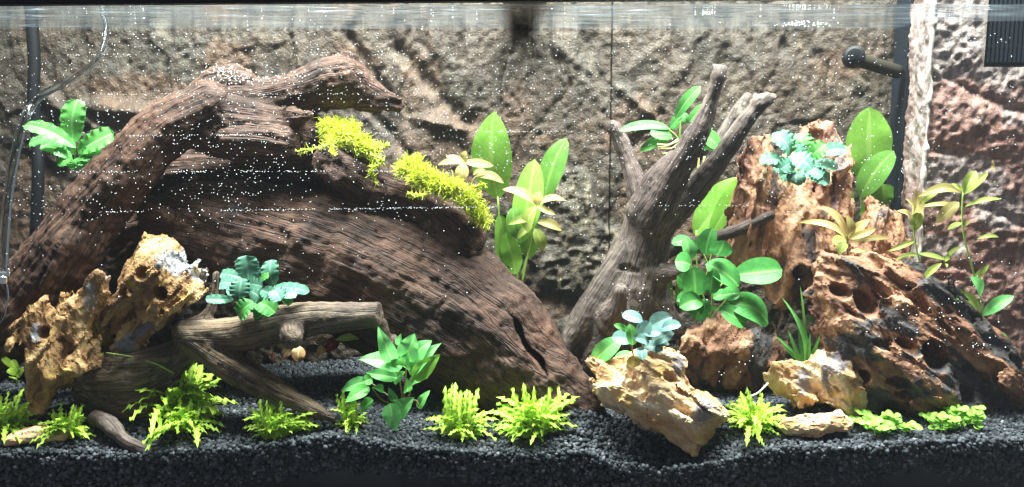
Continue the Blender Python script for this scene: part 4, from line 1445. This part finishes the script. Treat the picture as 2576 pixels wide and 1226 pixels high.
plant("stem_plant", "tall stem plant in front of the red rock filter face", "plant", (2480, 860), .115, R8,
      [(1050, -215, 1118, -328, 56, dict(mat="olive")), (1055, -210, 1180, -320, 34), (1040, -215, 832, -205, 46, dict(mat="pale", arch=.5)), (1045, -225, 992, -262, 22), (1060, -150, 1240, -195, 22), (1030, -172, 920, -72, 56, dict(mat="pale")), (1000, -160, 850, -160, 22), (1045, -70, 972, -34, 26), (1060, -60, 1085, -75, 20), (1120, 8, 1225, 2, 20),
       (1128, 295, 1110, 198, 72, dict(mat="fresh")), (1148, 385, 1300, 290, 56, dict(mat="fresh", arch=.4)), (1132, 390, 1008, 252, 50), (1065, 312, 955, 322, 46, dict(mat="fresh")), (1105, 205, 1180, 132, 28), (1215, 548, 1228, 462, 78, dict(mat="fresh")), (970, 330, 1018, 265, 26), (1190, -330, 1195, -375, 14, dict(mat="pale"))], "olive", PALE, "pale stem plants",
      [[(1165, 520), (1140, 330), (1100, 170), (1055, 0), (1045, -110), (1050, -225)]], "stem_green")
C_ = dict(mat="green")
plant("spear_leaf_plant", "fresh green spear leaved plant rooted in the gravel before the log", "plant", (1020, 1015), .05, R6,
      [(705, 612, 628, 438, 76), (745, 640, 532, 600, 94, dict(dy=-.01)), (725, 690, 565, 662, 60), (760, 605, 812, 468, 104), (798, 612, 884, 505, 92), (785, 675, 922, 515, 80, dict(dy=-.01)), (798, 695, 938, 572, 80, dict(mat="sword", dy=-.018)), (738, 535, 738, 478, 36), (780, 722, 875, 688, 50, C_), (575, 705, 443, 755, 60), (585, 735, 465, 805, 64, C_),
       (690, 815, 714, 955, 86, dict(dy=-.025, tdy=-.01)), (725, 872, 805, 785, 88, dict(dy=-.02)), (828, 842, 888, 752, 48, C_), (605, 798, 535, 858, 58, C_), (712, 805, 678, 738, 40), (655, 752, 598, 738, 40), (745, 620, 700, 560, 80), (760, 640, 780, 560, 70, C_), (700, 700, 760, 660, 60, C_), (770, 760, 770, 690, 44, C_), (600, 690, 545, 712, 50, C_)],
      "fresh", SPEAR, None, [[(750, 830), (740, 740), (715, 610)], [(755, 830), (760, 720), (770, 600)], [(765, 830), (790, 740), (800, 680)], [(745, 830), (680, 780), (580, 705)], [(740, 830), (650, 800), (600, 740)], [(770, 830), (810, 800), (830, 830)], [(750, 830), (720, 820), (695, 810)]], "stem_brown", 0.03)
plant("red_leaf_plant", "dark red and tan leaved plant in the shade under the low branch", "plant", (790, 880), .135, R6,
      [(555, 492, 418, 502, 36, dict(mat="olive")), (440, 505, 365, 560, 54), (425, 495, 385, 545, 44), (242, 535, 236, 612, 60, dict(mat="tanleaf", dy=-.04)), (205, 545, 165, 590, 44, dict(mat="tanleaf")), (260, 540, 275, 600, 40, dict(mat="tanleaf")), (380, 500, 322, 520, 40, dict(mat="tanleaf")), (345, 530, 355, 575, 40, dict(mat="tanleaf")), (120, 575, 105, 600, 24), (205, 335, 240, 318, 44), (240, 330, 270, 332, 30), (640, 580, 632, 508, 44, dict(mat="olive"))], "red", LANCE, None, [[(330, 590), (340, 540), (400, 500)], [(620, 600), (634, 560)]], "stem_brown")
plant("grass_plant", "tuft of narrow green grass blades between the brown stones", "plant", (2018, 920), .13, R8,
      [(270, 650, 143, 295, 22), (275, 650, 213, 355, 28), (260, 640, 118, 485, 20), (265, 645, 182, 455, 22), (270, 650, 352, 470, 20), (262, 640, 150, 520, 18), (280, 650, 255, 240, 16, dict(mat="sword_dark")), (290, 640, 300, 470, 16), (300, 600, 345, 540, 30, dict(mat="sword_dark")), (280, 650, 240, 440, 24), (300, 420, 330, 270, 40, dict(mat="sword_dark", dy=.03))], "green", dict(prof=(0.25, 0.6), wave=0.0, nu=12, nv=3, arch=0.15, fold=0.2))


# --- lime crinkled clumps, lime sprigs
def crinkle_variants(n=12):
    out = []
    for i in range(n):
        out.append(leaf_mesh("crinkled_leaf", 1.0, 0.15, prof=(0.3, 0.35), arch=0.35, wave=0.34, nw=6 + i % 3, fold=0.1, nu=30, nv=5, jag=0.38, droop=0.25, seed=300 + i))
        out[-1].materials.append(M["lime"])
    return out


CR = crinkle_variants()


def clump(label, cx, by, hw, hgt, y, n, seed, up=0.0):
    rng = np.random.default_rng(seed)
    root = P(cx, by, y)
    root[2] = gz(root[0], y) - 0.001
    t = thing("crinkled_star_plant", label, "plant", root, "lime green crinkled plants")
    hw, hgt = S(hw, y), S(hgt, y)
    n = int(n * 2.4)
    for i in range(n):
        az = rng.uniform(0, 2 * math.pi)
        el = rng.uniform(0.08, 1.0) ** 1.0 * 1.25 if rng.random() > up else rng.uniform(1.25, 1.5)
        d = np.array((math.cos(az) * math.cos(el), math.sin(az) * math.cos(el) * 0.75, math.sin(el)))
        L = rng.uniform(0.5, 1.1) / math.sqrt((d[0] / hw) ** 2 + (d[1] / hw) ** 2 + (d[2] / hgt) ** 2)
        b = root + np.array((rng.uniform(-0.25, 0.25) * hw, rng.uniform(-0.15, 0.25) * hw, rng.uniform(0, 0.12) * hgt))
        if (b + d * L)[1] < 0.006:
            d[1] = abs(d[1])
        m, _ = frame(b, b + d * L, (0.2 * d[0], -0.25, 1.0) if el < 1.1 else (0.3 * math.cos(az), -1, 0.3))
        o = bpy.data.objects.new("leaf", CR[i % len(CR)])
        COL.objects.link(o)
        o.parent = t
        wsc = max(L, 0.035) * rng.uniform(0.75, 1.1)
        o.matrix_local = Matrix.Translation(-Vector(t.location)) @ m @ Matrix.Diagonal((wsc, L, L, 1))


clump("lime crinkled plant cut off by the left edge, beside the jagged stone", 28, 1058, 75, 105, .05, 34, 1)
clump("lime crinkled plant behind the flat ochre chip", 172, 1086, 72, 98, .035, 34, 2)
clump("feathery lime plant with dark fronds rising before the low branch", 440, 1012, 128, 125, .085, 48, 3, 0.2)
clump("lime crinkled plant directly in front of the feathery one", 468, 1072, 100, 84, .045, 40, 4)
clump("round lime crinkled cushion at the foot of the driftwood leg", 695, 1100, 95, 96, .02, 42, 5)
clump("smallest upright lime tuft beside the spear leaved plant", 886, 1096, 46, 100, .035, 18, 6, 0.4)
clump("lime crinkled plant with tall upright spikes before the log", 1155, 1108, 84, 128, .035, 38, 7, 0.35)
clump("largest bushy lime crinkled plant at the foot of the log", 1340, 1126, 104, 138, .04, 58, 8)
clump("lime crinkled plant right of the tilted pale stone", 1893, 1102, 82, 112, .045, 44, 9)
plant("green_sprig", "small green sprig peeking out behind the jagged stone", "plant", (40, 950), .085, V1, [(42, 930, 5, 898, 12), (44, 935, 30, 905, 12), (40, 945, 20, 930, 12), (45, 950, 60, 925, 12), (40, 955, 25, 950, 12)], "lime", WAVY, None, [[(42, 965), (42, 925)]])
plant("green_sprig", "tiny seedling on the gravel right of the pale stone", "plant", (1775, 1010), .075, V1, [(1777, 1000, 1770, 985, 9), (1777, 1002, 1788, 992, 8), (1790, 1030, 1802, 1022, 10), (1788, 1030, 1776, 1026, 9)], "fresh", OVAL, None, [[(1778, 1020), (1777, 998)]])


# --- small round leaved creepers
RL = []
for i in range(6):
    RL.append(leaf_mesh("round_leaf", 1.0, 0.85, prof=(0.42, 0.42), arch=0.12, wave=0.02, nw=2, fold=0.1, nu=7, nv=5, seed=500 + i))
    RL[-1].materials.append(M["round"])


def creeper(label, cx, by, hw, hgt, y, nst, seed):
    rng = np.random.default_rng(seed)
    root = P(cx, by, y)
    root[2] = gz(root[0], y)
    t = thing("round_leaf_creeper", label, "plant", root, "small round leaved creepers")
    hw, hgt = S(hw, y), S(hgt, y)
    for s in range(nst):
        x0 = ((s + rng.random()) / nst * 1.4 - 0.7) * hw
        x1 = x0 + rng.uniform(-0.35, 0.35) * hw
        b = root + np.array((x0, rng.uniform(-0.012, 0.02), -0.001))
        e = root + np.array((x1, rng.uniform(-0.02, 0.03), rng.uniform(0.2, 0.85) * hgt))
        e[1] = max(e[1], 0.012)
        mid = 0.5 * (b + e) + np.array((0, 0, 0.25 * hgt))
        pts = smooth_path([b, mid, e], 6)
        V, Q = tube_np(pts, 0.0007, 5)
        link("stem", mesh_np("stem", V, Q), M["stem_green"], t)
        for j in range(2, len(pts)):
            for sd in (-1, 1):
                if rng.random() < 0.3: continue
                dr = np.array((sd * rng.uniform(0.5, 1), rng.uniform(-0.7, 0.4), rng.uniform(0.0, 0.5)))
                L = rng.uniform(0.005, 0.0105)
                dr = dr / np.linalg.norm(dr) * L
                m, _ = frame(pts[j], pts[j] + dr, (rng.uniform(-0.4, 0.4), -0.7, 1))
                o = bpy.data.objects.new("leaf", RL[int(rng.integers(6))])
                COL.objects.link(o)
                o.parent = t
                o.matrix_local = Matrix.Translation(-Vector(t.location)) @ m @ Matrix.Diagonal((L, L, L, 1))


creeper("bright round leaved creeper before the foot of the holed rock", 2228, 1102, 76, 62, .035, 14, 21)
creeper("bright round leaved creeper furthest right on the gravel", 2400, 1104, 84, 66, .035, 16, 22)
creeper("small round leaved sprig trailing over the sandy stone foot", 2135, 1050, 42, 34, .06, 5, 23)

# --- a thin green runner
tag(tube("plant_runner", [P(268, 888, .055), P(330, 898, .06), P(390, 915, .06), P(438, 940, .065)], S(2.2, .06), M["stem_green"], None, 6), "thin green runner arching from the jagged stone to the feathery plant", "plant")
# --- white root hook
tag(tube("white_root", [P(1880, 1000, .06), P(1905, 990, .058), P(1922, 975, .058), P(1932, 964, .06)], S(2.6, .06), M["white_root"], None, 6), "white curved root sticking up beside the sandy stone", "root")


# --- moss on the log
def moss_mat():
    m, nt, b = new_mat("yellow green moss")
    r = attr(nt, "shade", "Fac")
    c = ramp(nt, r, [(0.0, (0.18, 0.26, 0.012)), (0.5, (0.52, 0.60, 0.025)), (1.0, (0.75, 0.78, 0.08))])
    lk(nt, c, b.inputs["Base Color"])
    b.inputs["Roughness"].default_value = 0.5
    return m


M["moss"] = moss_mat()


def moss(label, blobs, n, seed, trails=()):
    rng = np.random.default_rng(seed)
    ctr = P(blobs[0][0], blobs[0][1], blobs[0][3])
    t = thing("moss_clump", label, "moss", ctr, "moss clumps on the big log")
    Vs, Qs, sh, off = [], [], [], 0
    wts = np.array([b[2] ** 2 for b in blobs], float)
    pick = rng.choice(len(blobs), n, p=wts / wts.sum())
    def strand(pts, r, s):
        nonlocal off
        V, Q = tube_np(pts, np.linspace(r, r * 0.5, len(pts)), 4, False)
        Vs.append(V[:-2]); Qs.append(Q + off); sh.append(np.full(len(V) - 2, s)); off += len(V) - 2
    for k in pick:
        cx, cy, r, y = blobs[k]
        c = P(cx, cy, y)
        R = 0.8 * S(r, y)
        d = rng.normal(size=3)
        d /= np.linalg.norm(d)
        p = c + d * R * rng.uniform(0.2, 1.0) * np.array((1, 0.8, 0.8))
        v = d * 0.5 + rng.normal(size=3) * 0.7 + np.array((0, -0.25, 0.3))
        pts = [p]
        L = rng.uniform(0.007, 0.020)
        for s in range(4):
            v = v / np.linalg.norm(v)
            pts.append(pts[-1] + v * L / 4)
            v = v + rng.normal(size=3) * 0.55
        strand(np.array(pts), rng.uniform(0.0003, 0.0006), rng.random())
    for tr in trails:
        for rep in range(3):
            pts = smooth_path([P(a, b, y) + rng.normal(size=3) * 0.001 for a, b, y in tr], 6)
            strand(pts + rng.normal(size=pts.shape) * 0.0006, 0.0009, rng.random())
            for q in pts[::1]:
                for _ in range(3):
                    v = rng.normal(size=3)
                    strand(np.array([q, q + v * 0.0015, q + v * 0.003 + rng.normal(size=3) * 0.0006]), 0.0005, rng.random())
    me = mesh_np("moss_strands", np.concatenate(Vs), np.concatenate(Qs))
    set_attr(me, "shade", np.concatenate(sh))
    tag(link("moss_strands", me, M["moss"], t), kind="stuff")


moss("upper clump of glowing yellow green moss on the log ledge", [(835, 325, 32, 0.150), (860, 345, 34, 0.140), (900, 365, 32, 0.145), (930, 380, 22, 0.150), (840, 355, 22, 0.135), (880, 325, 22, 0.155)], 4200, 41,
     [[(835, 365, 0.110), (800, 372, 0.105), (752, 380, 0.105)], [(828, 350, 0.100), (834, 378, 0.095), (840, 388, 0.090)], [(935, 390, 0.130), (962, 405, 0.125), (935, 430, 0.125), (945, 462, 0.130)], [(930, 375, 0.140), (955, 368, 0.140), (975, 365, 0.140)], [(940, 400, 0.130), (932, 440, 0.125)]])
moss("lower clump of yellow green moss trailing down the sloping log", [(1035, 420, 26, 0.132), (1060, 445, 34, 0.122), (1100, 465, 32, 0.117), (1140, 480, 34, 0.117), (1175, 500, 32, 0.117), (1200, 535, 24, 0.117), (1215, 555, 14, 0.122), (1010, 430, 14, 0.132)], 5600, 42,
     [[(1070, 490, 0.102), (1045, 492, 0.097), (1030, 488, 0.092)], [(1190, 470, 0.112), (1220, 462, 0.112)], [(1215, 555, 0.112), (1225, 575, 0.112)], [(1040, 400, 0.132), (1060, 398, 0.132)]])


# ---------------------------------------------------------------- air bubbles
def build_bubbles():
    rng = np.random.default_rng(9)
    t = (1 + 5 ** 0.5) / 2
    iv = np.array([(-1, t, 0), (1, t, 0), (-1, -t, 0), (1, -t, 0), (0, -1, t), (0, 1, t), (0, -1, -t), (0, 1, -t), (t, 0, -1), (t, 0, 1), (-t, 0, -1), (-t, 0, 1)], float)
    iv /= np.linalg.norm(iv[0])
    it = np.array([(0, 11, 5), (0, 5, 1), (0, 1, 7), (0, 7, 10), (0, 10, 11), (1, 5, 9), (5, 11, 4), (11, 10, 2), (10, 7, 6), (7, 1, 8), (3, 9, 4), (3, 4, 2), (3, 2, 6), (3, 6, 8), (3, 8, 9), (4, 9, 5), (2, 4, 11), (6, 2, 10), (8, 6, 7), (9, 8, 1)])
    C, R = [], []
    # drifting bubbles
    n = 0
    while n < 2900:
        px, py = rng.uniform(-20, 2560), rng.uniform(15, 760)
        if py < 84 and rng.random() < 0.75: continue
        w = 0.15
        if px < 1500: w = 0.35 + 0.65 * math.exp(-((py - 330) / 220) ** 2)
        elif px < 2280: w = 0.12 + 0.6 * math.exp(-((py - 330) / 130) ** 2) + 0.25 * math.exp(-((py - 130) / 60) ** 2)
        elif px < 2360: w = 0.5
        else: w = 0.35
        if py > 560: w *= 0.22
        w *= 0.4 + 0.9 * max(0, vnoise(np.array([[px / 130, py / 90, 0.0]]))[0] + 0.5)
        if rng.random() > w: continue
        y = rng.uniform(0.004, 0.12)
        C.append(P(px, py, y)); R.append(rng.uniform(0.0003, 0.0006) * (1.4 if rng.random() < 0.06 else 1.0)); n += 1
    # rows of bubbles clinging to the inside of the front pane
    for y0, y1, x0, x1, m in [(138, 138, 60, 1300, 90), (237, 236, 200, 1420, 150), (346, 330, 0, 1440, 330), (433, 431, 150, 1000, 190), (537, 519, 0, 1420, 420), (520, 516, 1420, 1900, 50)]:
        for _ in range(m):
            f = rng.random()
            if vnoise(np.array([[f * 14, y0, 0.0]]))[0] < -0.35: continue
            C.append(P(x0 + f * (x1 - x0), y0 + f * (y1 - y0) + rng.normal() * 1.2, 0.003)); R.append(rng.uniform(0.0003, 0.00052))
    # bubbles on rock and wood crown; those by the surface imitate lamp glints
    for cx, cy, sx, sy, yy, m in [(2330, 800, 110, 60, .045, 46), (2470, 870, 50, 20, .045, 22), (1600, 740, 70, 60, .11, 22), (2440, 700, 70, 60, .11, 40), (1850, 940, 60, 40, .1, 12), (560, 185, 50, 22, .155, 110), (640, 200, 60, 10, .15, 50), (760, 190, 60, 8, .15, 40), (2030, 60, 75, 6, .12, 60), (1780, 32, 22, 5, .1, 40), (1925, 18, 16, 5, .1, 25)]:
        for _ in range(m):
            C.append(P(cx + rng.normal() * sx * 0.6, cy + rng.normal() * sy * 0.6, yy + rng.uniform(-.004, .004))); R.append(rng.uniform(0.0004, 0.0009))
    # under the surface
    for _ in range(14):
        px = rng.choice([rng.normal(620, 330), rng.normal(1150, 130), rng.uniform(0, 2400)])
        y = rng.uniform(0.01, 0.3)
        p = P(px, 40, y)
        C.append(np.array((p[0], y, WZ - abs(rng.normal()) * 0.004 - 0.0015))); R.append(rng.uniform(0.0006, 0.0013))
    C, R = np.array(C), np.array(R)
    ok = C[:, 1] > 0.0015
    C, R = C[ok], R[ok]
    V = (iv[None] * R[:, None, None] + C[:, None]).reshape(-1, 3)
    T = (it[None] + (np.arange(len(C)) * 12)[:, None, None]).reshape(-1, 3)
    tag(link("air_bubbles", mesh_np("air_bubbles", V, T), M["bubble"]), kind="stuff", label="tiny white air bubbles adrift in the water, some imitating lamp glints")


build_bubbles()


# ---------------------------------------------------------------- slightly milky water and air
def build_haze():
    m = bpy.data.materials.new("milky haze")
    m.use_nodes = True
    nt = m.node_tree
    nt.nodes.clear()
    out = nt.nodes.new("ShaderNodeOutputMaterial")
    pv = nt.nodes.new("ShaderNodeVolumePrincipled")
    pv.inputs["Color"].default_value = (0.9, 0.97, 1.0, 1)
    pv.inputs["Density"].default_value = 0.018
    pv.inputs["Anisotropy"].default_value = 0.2
    lk(nt, pv.outputs[0], out.inputs["Volume"])
    tag(box("haze", -1.2, 1.2, -1.4, 0.6, -1.15, 1.06, m), kind="stuff", label="faint milky haze")


build_haze()
